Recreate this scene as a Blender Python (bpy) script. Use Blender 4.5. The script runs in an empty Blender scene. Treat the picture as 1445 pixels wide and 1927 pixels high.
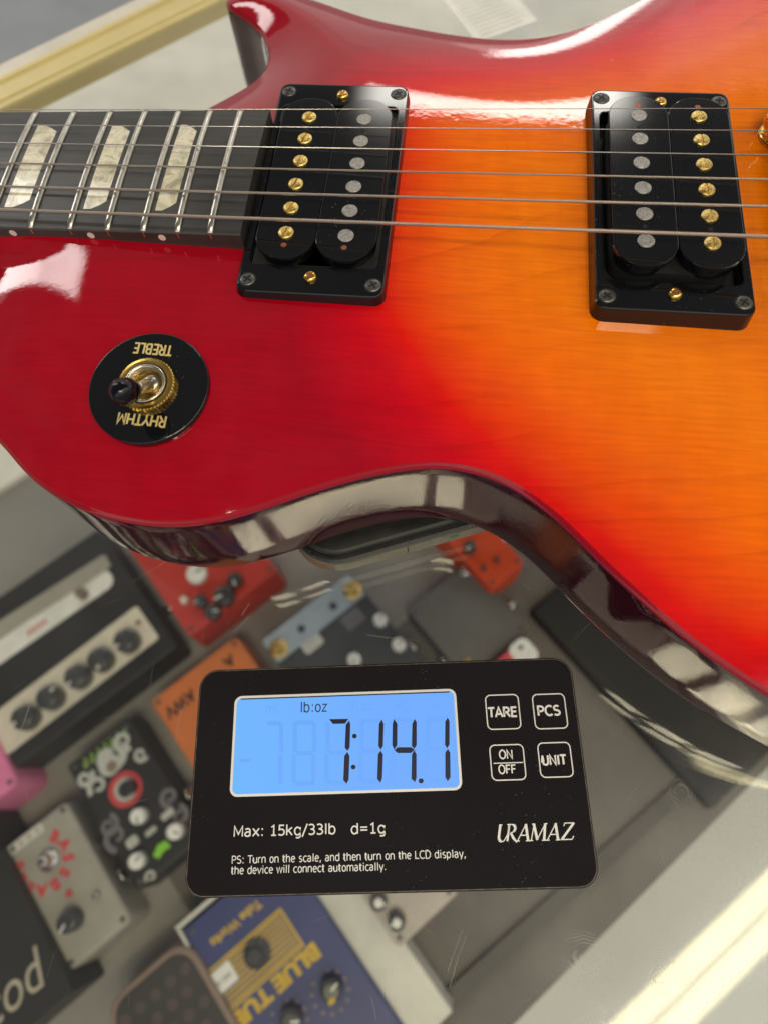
import bpy, math, random
import numpy as np
from mathutils import Vector, Matrix, geometry

# ------------------------------------------------------------------ scene, camera, light
S = bpy.context.scene
COL = S.collection
MM = 0.001
ZG = -73.0                      # glass counter top in the measuring frame (millimetres)
PI = math.pi
random.seed(7)
# camera measured from the known sizes of the pickups: rows right, down, forward
CR = np.array([[0.99395892, 0.10034145, -0.04446634],
               [0.07652736, -0.92404362, -0.374549],
               [-0.07867163, 0.36888343, -0.92614027]])
CC = np.array([43.01168841, -175.12576466, 156.34794516])
FPX = 1245.84


def W(p):
    """millimetres in the measuring frame -> metres in the world (glass top at z = 0)"""
    return Vector((p[0] * MM, p[1] * MM, (p[2] - ZG) * MM))


def at(px, py, z):
    """the point of the plane at height z that a measured photo point belongs to"""
    d = CR.T @ np.array([(px - 722.5) / FPX, (py - 963.5) / FPX, 1.0])
    return CC + d * ((z - CC[2]) / d[2])


cam = bpy.data.cameras.new('camera')
camo = bpy.data.objects.new('camera', cam)
COL.objects.link(camo)
cam.sensor_fit = 'HORIZONTAL'
cam.sensor_width = 36.0
cam.lens = 36.0 * FPX / 1445.0
cam.clip_start = 0.005
cam.clip_end = 60.0
m3 = Matrix((CR[0], -CR[1], -CR[2])).transposed()
camo.matrix_world = Matrix.Translation(W(CC)) @ m3.to_4x4()
cam.dof.use_dof = True
cam.dof.focus_distance = 0.205
cam.dof.aperture_fstop = 9.5
S.camera = camo

S.view_settings.view_transform = 'Standard'
S.view_settings.look = 'None'
S.view_settings.exposure = 0.0
S.view_settings.gamma = 1.0
S.view_settings.use_curve_mapping = False
S.render.engine = 'CYCLES'
S.cycles.use_denoising = True
S.cycles.max_bounces = 10
S.cycles.transparent_max_bounces = 16
S.cycles.glossy_bounces = 6
S.cycles.caustics_reflective = False
S.cycles.caustics_refractive = False
S.cycles.sample_clamp_indirect = 6.0

AX = math.radians(42.5)                                  # the counter's long axis
E1 = np.array([math.cos(AX), math.sin(AX)])
E2 = np.array([-math.sin(AX), math.cos(AX)])


class NT:
    """tiny node helper"""
    def __init__(self, nt):
        self.nt = nt
        nt.nodes.clear()

    def n(self, t, ins=None, **at_):
        nd = self.nt.nodes.new(t)
        for k, v in at_.items():
            setattr(nd, k, v)
        for k, v in (ins or {}).items():
            if isinstance(v, bpy.types.NodeSocket):
                self.nt.links.new(v, nd.inputs[k])
            else:
                nd.inputs[k].default_value = v
        return nd

    def math(self, op, a, b=0.0, c=0.0, clamp=False):
        nd = self.nt.nodes.new('ShaderNodeMath')
        nd.operation = op
        nd.use_clamp = clamp
        for i, v in enumerate((a, b, c)):
            if isinstance(v, bpy.types.NodeSocket):
                self.nt.links.new(v, nd.inputs[i])
            else:
                nd.inputs[i].default_value = v
        return nd.outputs[0]

    def step(self, x, lo, hi):
        nd = self.n('ShaderNodeMapRange', {'Value': x, 'From Min': lo, 'From Max': hi}, interpolation_type='SMOOTHSTEP')
        return nd.outputs[0]

    def mix(self, f, a, b, mode='MIX'):
        nd = self.nt.nodes.new('ShaderNodeMix')
        nd.data_type = 'RGBA'
        nd.blend_type = mode
        for k, v in ((0, f), (6, a), (7, b)):
            if isinstance(v, bpy.types.NodeSocket):
                self.nt.links.new(v, nd.inputs[k])
            else:
                nd.inputs[k].default_value = v
        return nd.outputs[2]

    def ramp(self, x, stops):
        nd = self.nt.nodes.new('ShaderNodeValToRGB')
        self.nt.links.new(x, nd.inputs[0])
        cr = nd.color_ramp
        while len(cr.elements) < len(stops):
            cr.elements.new(0.5)
        for e, (p, c) in zip(cr.elements, stops):
            e.position = p
            e.color = (*c, 1) if len(c) == 3 else c
        return nd.outputs[0]


# the shop around the counter, as soft light from all directions: a bright shop front low on the far side,
# a dim ceiling over the counter, a pale ceiling on the near right
world = bpy.data.worlds.new('World')
S.world = world
world.use_nodes = True
w = NT(world.node_tree)
gen = w.n('ShaderNodeTexCoord').outputs['Generated']
sep = w.n('ShaderNodeSeparateXYZ', {0: gen})
dx, dy, dz = sep.outputs
dzc = w.math('MAXIMUM', dz, 0.02)
far = w.math('DIVIDE', w.math('ADD', w.math('MULTIPLY', dx, float(E2[0])), w.math('MULTIPLY', dy, float(E2[1]))), dzc)
fy = w.math('DIVIDE', dy, dzc)
fx_ = w.math('DIVIDE', dx, dzc)
front = w.step(fy, 1.40, 1.50)
pale = w.step(far, -0.33, -0.40)
near = w.step(far, -1.2, -2.2)
wn = w.n('ShaderNodeTexNoise', {'Vector': gen, 'Scale': 5.0, 'Detail': 3.0}).outputs[0]
base = w.mix(front, (0.10, 0.10, 0.105, 1), (0.70, 0.68, 0.63, 1))
base = w.mix(pale, base, (1.25, 1.23, 1.17, 1))
base = w.mix(near, base, (0.35, 0.34, 0.33, 1))
# patchy daylight through the far shop front, and its bright openings: a long strip high up, a strip of sky
# to the left and a low window straight across
patch = w.math('MULTIPLY', w.math('MULTIPLY', w.step(fy, 1.5, 1.7), w.step(fx_, 0.38, 0.5)), w.step(wn, 0.42, 0.58))
base = w.mix(patch, base, (1.3, 1.26, 1.2, 1))
strip_ = w.math('MULTIPLY', w.math('MULTIPLY', w.step(fy, 1.325, 1.345), w.step(fy, 1.56, 1.43)), w.math('MULTIPLY', w.step(fx_, -0.26, -0.18), w.step(fx_, 0.38, 0.30)))
base = w.mix(strip_, base, (16.0, 15.4, 14.0, 1))
sl = w.math('ADD', fy, w.math('MULTIPLY', fx_, 0.42))
sky = w.math('MULTIPLY', w.math('MULTIPLY', w.step(sl, 0.40, 0.46), w.step(sl, 0.72, 0.60)), w.math('MULTIPLY', w.step(fx_, -0.72, -0.82), w.step(fx_, -4.5, -3.2)))
base = w.mix(sky, base, (9.5, 9.3, 9.0, 1))
rx = w.math('DIVIDE', dx, w.math('MAXIMUM', dy, 0.02))
lw = w.math('MULTIPLY', w.math('MULTIPLY', w.step(rx, 0.035, 0.05), w.step(rx, 0.10, 0.08)), w.math('MULTIPLY', w.step(dz, 0.03, 0.05), w.step(dz, 0.17, 0.13)))
base = w.mix(w.math('MULTIPLY', lw, w.step(dy, 0.1, 0.2)), base, (7.0, 6.8, 6.4, 1))
base = w.mix(w.step(dz, 0.0, -0.05), base, (0.3, 0.29, 0.28, 1))
base = w.mix(w.math('MULTIPLY', w.step(wn, 0.35, 0.7), 0.25), base, (0.3, 0.3, 0.3, 1))
bg = w.n('ShaderNodeBackground', {'Color': base, 'Strength': 1.0})
w.n('ShaderNodeOutputWorld', {'Surface': bg.outputs[0]})

# twin tube fixture on the ceiling, parallel to the counter; its mirror image is the cream double band in the glass


def area_lamp(name, centre, along, sx, sy, power, color, aim):
    li = bpy.data.lights.new(name, 'AREA')
    li.shape = 'RECTANGLE'
    li.size, li.size_y = sx, sy
    li.energy = power
    li.color = color
    lo = bpy.data.objects.new(name, li)
    COL.objects.link(lo)
    zx = Vector(centre) - Vector(aim)
    zx.normalize()
    xx = Vector(along)
    xx = (xx - zx * xx.dot(zx)).normalized()
    yx = zx.cross(xx)
    lo.matrix_world = Matrix.Translation(Vector(centre)) @ Matrix((xx, yx, zx)).transposed().to_4x4()
    return lo


for off, w_ in ((0.838, 0.050), (0.897, 0.050)):
    c = E1 * 0.55 - E2 * off
    area_lamp('ceiling_tube', (c[0], c[1], 1.573), (E1[0], E1[1], 0), 2.4, w_, 4.0, (1.0, 0.85, 0.45), (c[0], c[1], 0))
# louvred ceiling fixture over the near edge of the counter: three bright panes, the main light
for k in (-1, 0, 1):
    area_lamp('ceiling_pane', (0.27 + 0.27 * k, -0.825, 1.573), (1, 0, 0), 0.19, 0.20, 4.1, (1.0, 0.90, 0.62), (0.27 + 0.27 * k, -0.80, 0))

# ------------------------------------------------------------------ object helpers
ORG = {}


def tag(o, label=None, cat=None, group=None, kind=None):
    for k, v in (('label', label), ('category', cat), ('group', group), ('kind', kind)):
        if v:
            o[k] = v
    return o


def thing(name, label, cat, org, group=None):
    o = bpy.data.objects.new(name, None)
    o.empty_display_size = 0.01
    COL.objects.link(o)
    o.location = W(org)
    ORG[o.name] = o.location.copy()
    return tag(o, label, cat, group)


def link(name, me, mat, parent=None, label=None, loc=None):
    o = bpy.data.objects.new(name, me)
    if mat is not None:
        if isinstance(mat, (list, tuple)):
            for x in mat:
                me.materials.append(x)
        else:
            me.materials.append(mat)
    COL.objects.link(o)
    if parent is not None:
        o.parent = parent
    if loc is not None:
        o.location = loc
    if label:
        o['label'] = label
    return o


def root_of(p):
    while p.parent:
        p = p.parent
    return p


class MB:
    """collects shapes given in millimetres; build() links them as one mesh"""
    def __init__(self, M=None):
        self.v, self.f, self.s = [], [], []
        self.M = M

    def _add(self, vs, fs, smooth):
        b = len(self.v)
        if self.M is not None:
            vs = [self.M @ Vector(p) for p in vs]
        self.v += [tuple(p) for p in vs]
        self.f += [tuple(b + i for i in f) for f in fs]
        self.s += [smooth] * len(fs)
        return self

    def loft(self, rings, bottom=True, top=True, smooth=False, closed=False):
        n = len(rings[0])
        vs = [p for r in rings for p in r]
        fs = []
        K = len(rings)
        for k in range(K if closed else K - 1):
            a, b2 = k * n, ((k + 1) % K) * n
            for i in range(n):
                j = (i + 1) % n
                fs.append((a + i, a + j, b2 + j, b2 + i))
        self._add(vs, fs, smooth)
        if not closed:
            b = len(self.v) - len(vs)
            if bottom:
                self.f.append(tuple(b + i for i in range(n))[::-1]); self.s.append(False)
            if top:
                o = b + (K - 1) * n
                self.f.append(tuple(o + i for i in range(n))); self.s.append(False)
        return self

    def prism(self, poly, z0, z1, smooth=False):
        return self.loft([[(x, y, z0) for x, y in poly], [(x, y, z1) for x, y in poly]], smooth=smooth)

    def box(self, x0, x1, y0, y1, z0, z1):
        return self.prism([(x0, y0), (x1, y0), (x1, y1), (x0, y1)], z0, z1)

    def plate(self, w_, h, r, z0, z1, bev=0.6, cx=0, cy=0, n=6, smooth=False, taper=0.0):
        R = lambda ins: rrect(w_ - 2 * ins, h - 2 * ins, max(r - ins, 0.05), n, cx, cy)
        rings = [[(x, y, z0) for x, y in R(-taper)]]
        for k in range(4):
            a = k / 3 * PI / 2
            rings.append([(x, y, z1 - bev + bev * math.sin(a)) for x, y in R(bev * (1 - math.cos(a)))])
        return self.loft(rings, smooth=smooth)

    def lathe(self, prof, cx=0, cy=0, cz=0, n=32, smooth=True, knurl=0, kd=0.0):
        rings = []
        for (r, z, *kk) in prof:
            ring = []
            for i in range(n):
                a = 2 * PI * i / n
                rr = r - (kd if (knurl and kk and i % 2) else 0)
                ring.append((cx + rr * math.cos(a), cy + rr * math.sin(a), cz + z))
            rings.append(ring)
        return self.loft(rings, smooth=smooth)

    def tube(self, pts, r, n=10, smooth=True):
        pts = [Vector(p) for p in pts]
        rs = r if isinstance(r, (list, tuple)) else [r] * len(pts)
        rings = []
        for k, p in enumerate(pts):
            d = (pts[min(k + 1, len(pts) - 1)] - pts[max(k - 1, 0)]).normalized()
            a = d.cross(Vector((0, 0, 1)))
            if a.length < 1e-4:
                a = d.cross(Vector((0, 1, 0)))
            a.normalize()
            b = a.cross(d)
            rings.append([tuple(p + (a * math.cos(2 * PI * i / n) + b * math.sin(2 * PI * i / n)) * rs[k]) for i in range(n)])
        return self.loft(rings, smooth=smooth)

    def poly(self, pts):
        return self._add(pts, [tuple(range(len(pts)))], False)

    def mesh(self, name, org):
        me = bpy.data.meshes.new(name)
        me.from_pydata([tuple(W(p) - org) for p in self.v], [], self.f)
        me.polygons.foreach_set('use_smooth', self.s)
        me.update()
        return me

    def build(self, name, mat, parent=None, label=None):
        org = ORG[root_of(parent).name] if parent is not None else Vector((0, 0, 0))
        return link(name, self.mesh(name, org), mat, parent, label)


def copy_part(o, delta, parent=None):
    """a copy of a part moved by delta millimetres"""
    c = o.copy()
    COL.objects.link(c)
    c.parent = parent or o.parent
    c.location = o.location + Vector(delta) * MM
    return c


def rrect(w_, h, r, n=6, cx=0, cy=0):
    r = min(r, w_ / 2, h / 2)
    out = []
    for sx, sy, a0 in ((1, 1, 0), (-1, 1, 90), (-1, -1, 180), (1, -1, 270)):
        for k in range(n + 1):
            a = math.radians(a0 + 90 * k / n)
            out.append((cx + sx * (w_ / 2 - r) + r * math.cos(a), cy + sy * (h / 2 - r) + r * math.sin(a)))
    return out


def circ(cx, cy, r, n=24):
    return [(cx + r * math.cos(2 * PI * i / n), cy + r * math.sin(2 * PI * i / n)) for i in range(n)]


def frame(ox, oy, oz, deg):
    return Matrix.Translation((ox, oy, oz)) @ Matrix.Rotation(math.radians(deg), 4, 'Z')


def text_poly(body, M, width=None, height=None, bold=0.0, shear=0.0, depth=0.02, spacing=1.0):
    """outlines of a text as a mesh block, centred on M's origin, scaled to width x height (mm)"""
    cu = bpy.data.curves.new('lettering', 'FONT')
    cu.body = body
    cu.size = 1.0
    cu.offset = bold
    cu.shear = shear
    cu.space_character = spacing
    cu.resolution_u = 4
    cu.extrude = 0.0
    o = bpy.data.objects.new('lettering', cu)
    COL.objects.link(o)
    bpy.context.view_layer.update()
    dg = bpy.context.evaluated_depsgraph_get()
    me = bpy.data.meshes.new_from_object(o.evaluated_get(dg))
    vs = np.array([v.co[:] for v in me.vertices])
    fs = [tuple(p.vertices) for p in me.polygons]
    bpy.data.objects.remove(o)
    bpy.data.curves.remove(cu)
    bpy.data.meshes.remove(me)
    lo, hi = vs.min(0), vs.max(0)
    c = (lo + hi) / 2
    sx = width / (hi[0] - lo[0]) if width else None
    sy = height / (hi[1] - lo[1]) if height else None
    sx = sx or sy
    sy = sy or sx
    P = [((v[0] - c[0]) * sx, (v[1] - c[1]) * sy) for v in vs]
    mb = MB(M)
    if depth < 0.05:
        mb._add([(x, y, depth) for x, y in P], fs, False)
    else:
        n = len(P)
        mb._add([(x, y, depth) for x, y in P] + [(x, y, 0) for x, y in P], list(fs), False)
        ed = {}
        for f in fs:
            for i in range(len(f)):
                e = (f[i], f[(i + 1) % len(f)])
                ed[e] = 1
        mb._fs_extra = [(b + n, a + n, a, b)[::-1] for (a, b) in ed if (b, a) not in ed]
        base_ = len(mb.v) - 2 * n
        for q in mb._fs_extra:
            mb.f.append(tuple(base_ + i for i in q)); mb.s.append(False)
    return mb


# plain sans letters drawn as strokes; capitals are 1 high, small letters 0.74
def _arc(cx, cy, rx, ry, a0, a1, n=9):
    return [(cx + rx * math.cos(math.radians(a0 + (a1 - a0) * i / n)), cy + ry * math.sin(math.radians(a0 + (a1 - a0) * i / n))) for i in range(n + 1)]


def _bowl(cx):
    return _arc(cx, .37, .24, .37, 90, 450, 20)


GL = {
    'a': (.62, [[(.08, .66)] + _arc(.28, .52, .20, .22, 115, 0) + [(.48, 0)], [(.48, .42)] + _arc(.28, .21, .22, .21, 80, 290) + [(.48, .14)]]),
    'b': (.66, [[(.08, 1.03), (.08, 0)], [(.08, .56)] + _arc(.32, .37, .24, .37, 130, -130, 16) + [(.08, .16)]]),
    'c': (.54, [_arc(.34, .37, .27, .37, 52, 308, 16)]),
    'd': (.66, [[(.56, 1.03), (.56, 0)], [(.56, .56)] + _arc(.32, .37, .24, .37, 50, 310, 16) + [(.56, .16)]]),
    'e': (.62, [[(.08, .39), (.55, .39)], [(.55, .39)] + _arc(.32, .37, .24, .37, 5, 318, 18)]),
    'f': (.38, [[(.16, 0), (.16, .82)] + _arc(.34, .82, .18, .21, 180, 80, 6), [(.02, .72), (.36, .72)]]),
    'g': (.66, [[(.56, .74), (.56, -.08)] + _arc(.34, -.06, .22, .22, 0, -130, 8), [(.56, .56)] + _arc(.32, .37, .24, .37, 50, 310, 16) + [(.56, .16)]]),
    'h': (.64, [[(.08, 1.03), (.08, 0)], [(.08, .52)] + _arc(.32, .50, .22, .24, 130, 0, 8) + [(.54, 0)]]),
    'i': (.28, [[(.14, .74), (.14, 0)], [(.14, .90), (.14, 1.03)]]),
    'k': (.60, [[(.08, 1.03), (.08, 0)], [(.52, .74), (.10, .36)], [(.22, .46), (.54, 0)]]),
    'l': (.28, [[(.14, 1.03), (.14, 0)]]),
    'm': (.98, [[(.08, .74), (.08, 0)], [(.08, .52)] + _arc(.28, .50, .20, .24, 130, 0, 8) + [(.48, 0)], [(.48, .52)] + _arc(.70, .50, .20, .24, 130, 0, 8) + [(.90, 0)]]),
    'n': (.64, [[(.08, .74), (.08, 0)], [(.08, .52)] + _arc(.32, .50, .22, .24, 130, 0, 8) + [(.54, 0)]]),
    'o': (.64, [_bowl(.32)]),
    'p': (.66, [[(.08, .74), (.08, -.28)], [(.08, .56)] + _arc(.32, .37, .24, .37, 130, -130, 16) + [(.08, .16)]]),
    'r': (.44, [[(.08, .74), (.08, 0)], [(.08, .50)] + _arc(.34, .48, .24, .24, 150, 78, 5)]),
    's': (.54, [_arc(.28, .55, .19, .19, 50, 215, 8) + [(.28, .37)] + _arc(.27, .18, .20, .18, 60, -140, 9)]),
    't': (.42, [[(.16, .96), (.16, .2)] + _arc(.33, .2, .17, .2, 180, 280, 6), [(.02, .72), (.38, .72)]]),
    'u': (.64, [[(.08, .74), (.08, .24)] + _arc(.30, .24, .22, .24, 180, 310, 8) + [(.54, .2)], [(.54, .74), (.54, 0)]]),
    'v': (.60, [[(.03, .74), (.30, 0), (.57, .74)]]),
    'w': (.84, [[(.03, .74), (.22, 0), (.42, .74), (.62, 0), (.81, .74)]]),
    'x': (.60, [[(.04, .74), (.56, 0)], [(.56, .74), (.04, 0)]]),
    'y': (.60, [[(.03, .74), (.30, 0)], [(.57, .74), (.22, -.27)]]),
    'z': (.54, [[(.06, .71), (.48, .71), (.06, .03), (.5, .03)]]),
    'A': (.72, [[(.02, 0), (.36, 1), (.70, 0)], [(.14, .32), (.58, .32)]]),
    'C': (.74, [_arc(.44, .5, .37, .5, 48, 312, 18)]),
    'D': (.80, [[(.10, 0), (.10, 1), (.34, 1)] + _arc(.34, .5, .38, .5, 90, -90, 14) + [(.10, 0)]]),
    'E': (.64, [[(.58, .97), (.10, .97), (.10, .03), (.58, .03)], [(.10, .53), (.54, .53)]]),
    'F': (.60, [[(.56, .97), (.10, .97), (.10, 0)], [(.10, .51), (.52, .51)]]),
    'H': (.78, [[(.10, 0), (.10, 1)], [(.68, 0), (.68, 1)], [(.10, .53), (.68, .53)]]),
    'Y': (.70, [[(.02, 1), (.35, .48), (.68, 1)], [(.35, .48), (.35, 0)]]),
    'B': (.72, [[(.10, 0), (.10, .97), (.36, .97)] + _arc(.38, .745, .21, .225, 90, -90, 10) + [(.10, .52)], [(.36, .52)] + _arc(.40, .275, .24, .245, 90, -90, 10) + [(.10, .03)]]),
    'I': (.30, [[(.15, 1), (.15, 0)]]),
    'L': (.58, [[(.10, 1), (.10, .03), (.56, .03)]]),
    'M': (.88, [[(.10, 0), (.10, 1), (.44, .22), (.78, 1), (.78, 0)]]),
    'N': (.78, [[(.10, 0), (.10, 1), (.68, 0), (.68, 1)]]),
    'O': (.84, [_arc(.42, .5, .36, .5, 90, 450, 24)]),
    'P': (.66, [[(.10, 0), (.10, .97), (.32, .97)] + _arc(.34, .71, .26, .26, 90, -90, 10) + [(.10, .45)]]),
    'R': (.72, [[(.10, 0), (.10, .97), (.34, .97)] + _arc(.36, .73, .24, .24, 90, -90, 10) + [(.10, .49)], [(.34, .49), (.68, 0)]]),
    'S': (.68, [_arc(.34, .74, .25, .24, 40, 230, 9) + _arc(.33, .26, .27, .25, 60, -145, 10)]),
    'T': (.66, [[(.0, .97), (.66, .97)], [(.33, .97), (.33, 0)]]),
    'U': (.76, [[(.09, 1), (.09, .34)] + _arc(.38, .34, .29, .33, 180, 360, 12) + [(.67, 1)]]),
    '1': (.60, [[(.12, .80), (.32, .98), (.32, .03)], [(.12, .03), (.52, .03)]]),
    '3': (.62, [_arc(.26, .75, .25, .23, 135, -80, 9) + [(.22, .52)], [(.22, .52)] + _arc(.28, .26, .27, .25, 75, -140, 11)]),
    '5': (.62, [[(.52, .97), (.14, .97), (.12, .55)] + _arc(.28, .31, .27, .29, 100, -140, 12)]),
    ':': (.34, [[(.17, .74), (.17, .58)], [(.17, .16), (.17, 0)]]),
    '.': (.30, [[(.15, .16), (.15, 0)]]),
    ',': (.30, [[(.17, .14), (.08, -.18)]]),
    '/': (.42, [[(.0, -.2), (.42, 1.05)]]),
    '=': (.72, [[(.08, .34), (.64, .34)], [(.08, .62), (.64, .62)]]),
    ' ': (.36, []),
}


def stroke_text(body, M_, width, capw=None, hw=0.065, depth=0.02, cap=None):
    """body centred in x on M_, baseline at y = 0; scaled to width (mm), capitals cap (mm) high"""
    tot = sum(GL[c][0] for c in body) + 0.06 * (len(body) - 1)
    sx = width / tot
    sy = cap
    mb = MB(M_)
    x, zz = -tot / 2, 0.0
    kx = sy / sx                                       # keep strokes equally wide both ways
    for c in body:
        adv, strokes = GL[c]
        for st in strokes:
            P = [np.array(((x + p[0]) * sx, p[1] * sy)) for p in st]
            w_ = hw * sy
            n = len(P)
            closed = np.linalg.norm(P[0] - P[-1]) < 1e-6
            Ls, Rs = [], []
            for i in range(n):
                d0 = P[i] - P[i - 1] if i else (P[0] - P[-2] if closed else P[1] - P[0])
                d1 = P[i + 1] - P[i] if i < n - 1 else (P[1] - P[0] if closed else P[-1] - P[-2])
                d0 = d0 / (np.linalg.norm(d0) + 1e-9); d1 = d1 / (np.linalg.norm(d1) + 1e-9)
                n0 = np.array((-d0[1], d0[0])); n1 = np.array((-d1[1], d1[0]))
                m_ = n0 + n1
                l2 = m_ @ m_
                m_ = m_ * min(2 / max(l2, 1e-3), 1.9 / max(math.sqrt(l2), 1e-3)) if l2 > 0.05 else n1
                Ls.append(P[i] + m_ * w_); Rs.append(P[i] - m_ * w_)
            zz += 0.00003
            z = depth + zz
            mb._add([(p[0], p[1], z) for p in Ls + Rs], [(n + i, n + i + 1, i + 1, i) for i in range(n - 1)], False)
        x += adv + 0.06
    return mb


# ------------------------------------------------------------------ materials
def mat(name, col=(0.5, 0.5, 0.5), rough=0.4, metal=0.0, coat=0.0, coat_r=0.03, spec=0.5, emis=None, es=0.0, vary=0.0, vscale=60.0, bump=0.0, bscale=300.0, rvary=0.0, spot=0.0):
    m = bpy.data.materials.new(name)
    m.use_nodes = True
    t = NT(m.node_tree)
    oc = t.n('ShaderNodeTexCoord').outputs['Object']
    b = t.n('ShaderNodeBsdfPrincipled', {'Roughness': rough, 'Metallic': metal, 'Coat Weight': coat, 'Coat Roughness': coat_r, 'Specular IOR Level': spec})
    base = None
    if vary:
        nz = t.n('ShaderNodeTexNoise', {'Vector': oc, 'Scale': vscale, 'Detail': 5.0, 'Roughness': 0.65}).outputs[0]
        f = t.step(nz, 0.3, 0.7)
        base = t.mix(f, (*[c * (1 - vary) for c in col], 1), (*[min(1, c * (1 + vary)) for c in col], 1))
        if rvary:
            t.nt.links.new(t.math('MULTIPLY_ADD', f, rvary, rough), b.inputs['Roughness'])
    if spot:                                             # grains of dust lying on the surface
        sc = t.n('ShaderNodeTexVoronoi', {'Vector': oc, 'Scale': 760.0, 'Randomness': 1.0})
        big = t.n('ShaderNodeTexNoise', {'Vector': oc, 'Scale': 35.0, 'Detail': 2.0}).outputs[0]
        rad = t.math('MULTIPLY', t.step(big, 0.36, 0.75), 0.13 * spot)
        dd = t.math('LESS_THAN', sc.outputs['Distance'], rad)
        base = t.mix(t.math('MULTIPLY', dd, 0.75), base if base is not None else (*col, 1), (0.42, 0.40, 0.38, 1))
        t.nt.links.new(t.math('MULTIPLY', dd, 0.0), b.inputs['Coat Weight']) if not coat else None
    if base is not None:
        t.nt.links.new(base, b.inputs['Base Color'])
    else:
        b.inputs['Base Color'].default_value = (*col, 1)
    if emis:
        b.inputs['Emission Color'].default_value = (*emis, 1)
        b.inputs['Emission Strength'].default_value = es
    if bump:
        nb = t.n('ShaderNodeTexNoise', {'Vector': oc, 'Scale': bscale, 'Detail': 3.0}).outputs[0]
        bp = t.n('ShaderNodeBump', {'Height': nb, 'Strength': bump, 'Distance': 0.0004})
        t.nt.links.new(bp.outputs[0], b.inputs['Normal'])
        if coat:
            t.nt.links.new(bp.outputs[0], b.inputs['Coat Normal'])
    t.n('ShaderNodeOutputMaterial', {'Surface': b.outputs[0]})
    return m


M = {}
M['black_plastic'] = mat('black_plastic', (0.006, 0.006, 0.007), 0.10, spec=0.5, spot=0.8)
M['black_ring'] = mat('black_ring_plastic', (0.005, 0.005, 0.006), 0.06, spec=0.5, spot=0.7)
M['black_matte'] = mat('black_matte', (0.012, 0.012, 0.013), 0.5, vary=0.4, spot=0.6)
M['black_screw'] = mat('black_screw', (0.13, 0.125, 0.12), 0.38, metal=0.8)
M['gold'] = mat('gold_plate', (0.80, 0.50, 0.12), 0.2, metal=1.0, vary=0.06, vscale=300, rvary=0.06)
M['gold_worn'] = mat('worn_gold', (0.84, 0.60, 0.20), 0.24, metal=1.0, vary=0.2, vscale=1200, rvary=0.2, bump=0.25, bscale=2500)
M['gold_letter'] = mat('gold_letter', (0.80, 0.62, 0.26), 0.35, metal=0.4)
M['nickel'] = mat('nickel', (0.66, 0.60, 0.48), 0.22, metal=1.0, vary=0.06, vscale=250, rvary=0.06)
M['slug'] = mat('dull_steel', (0.40, 0.375, 0.35), 0.4, metal=0.8, vary=0.35, vscale=1100, rvary=0.1)
M['fret'] = mat('fret_wire', (0.66, 0.62, 0.54), 0.27, metal=1.0, vary=0.08, vscale=150, rvary=0.1)
M['string_plain'] = mat('plain_string', (0.60, 0.55, 0.51), 0.25, metal=1.0)
M['string_wound'] = mat('wound_string', (0.50, 0.42, 0.36), 0.34, metal=1.0)
M['copper'] = mat('copper_dot', (0.35, 0.10, 0.05), 0.35, metal=0.5)
M['hole_and_shade'] = mat('dark_hole_and_shade', (0.002, 0.002, 0.002), 0.8)
M['bone'] = mat('pale_dot', (0.75, 0.60, 0.55), 0.3)
M['white_print'] = mat('white_print', (0.78, 0.76, 0.76), 0.5)
M['lcd_black'] = mat('lcd_segment', (0.010, 0.010, 0.035), 0.4)


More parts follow.
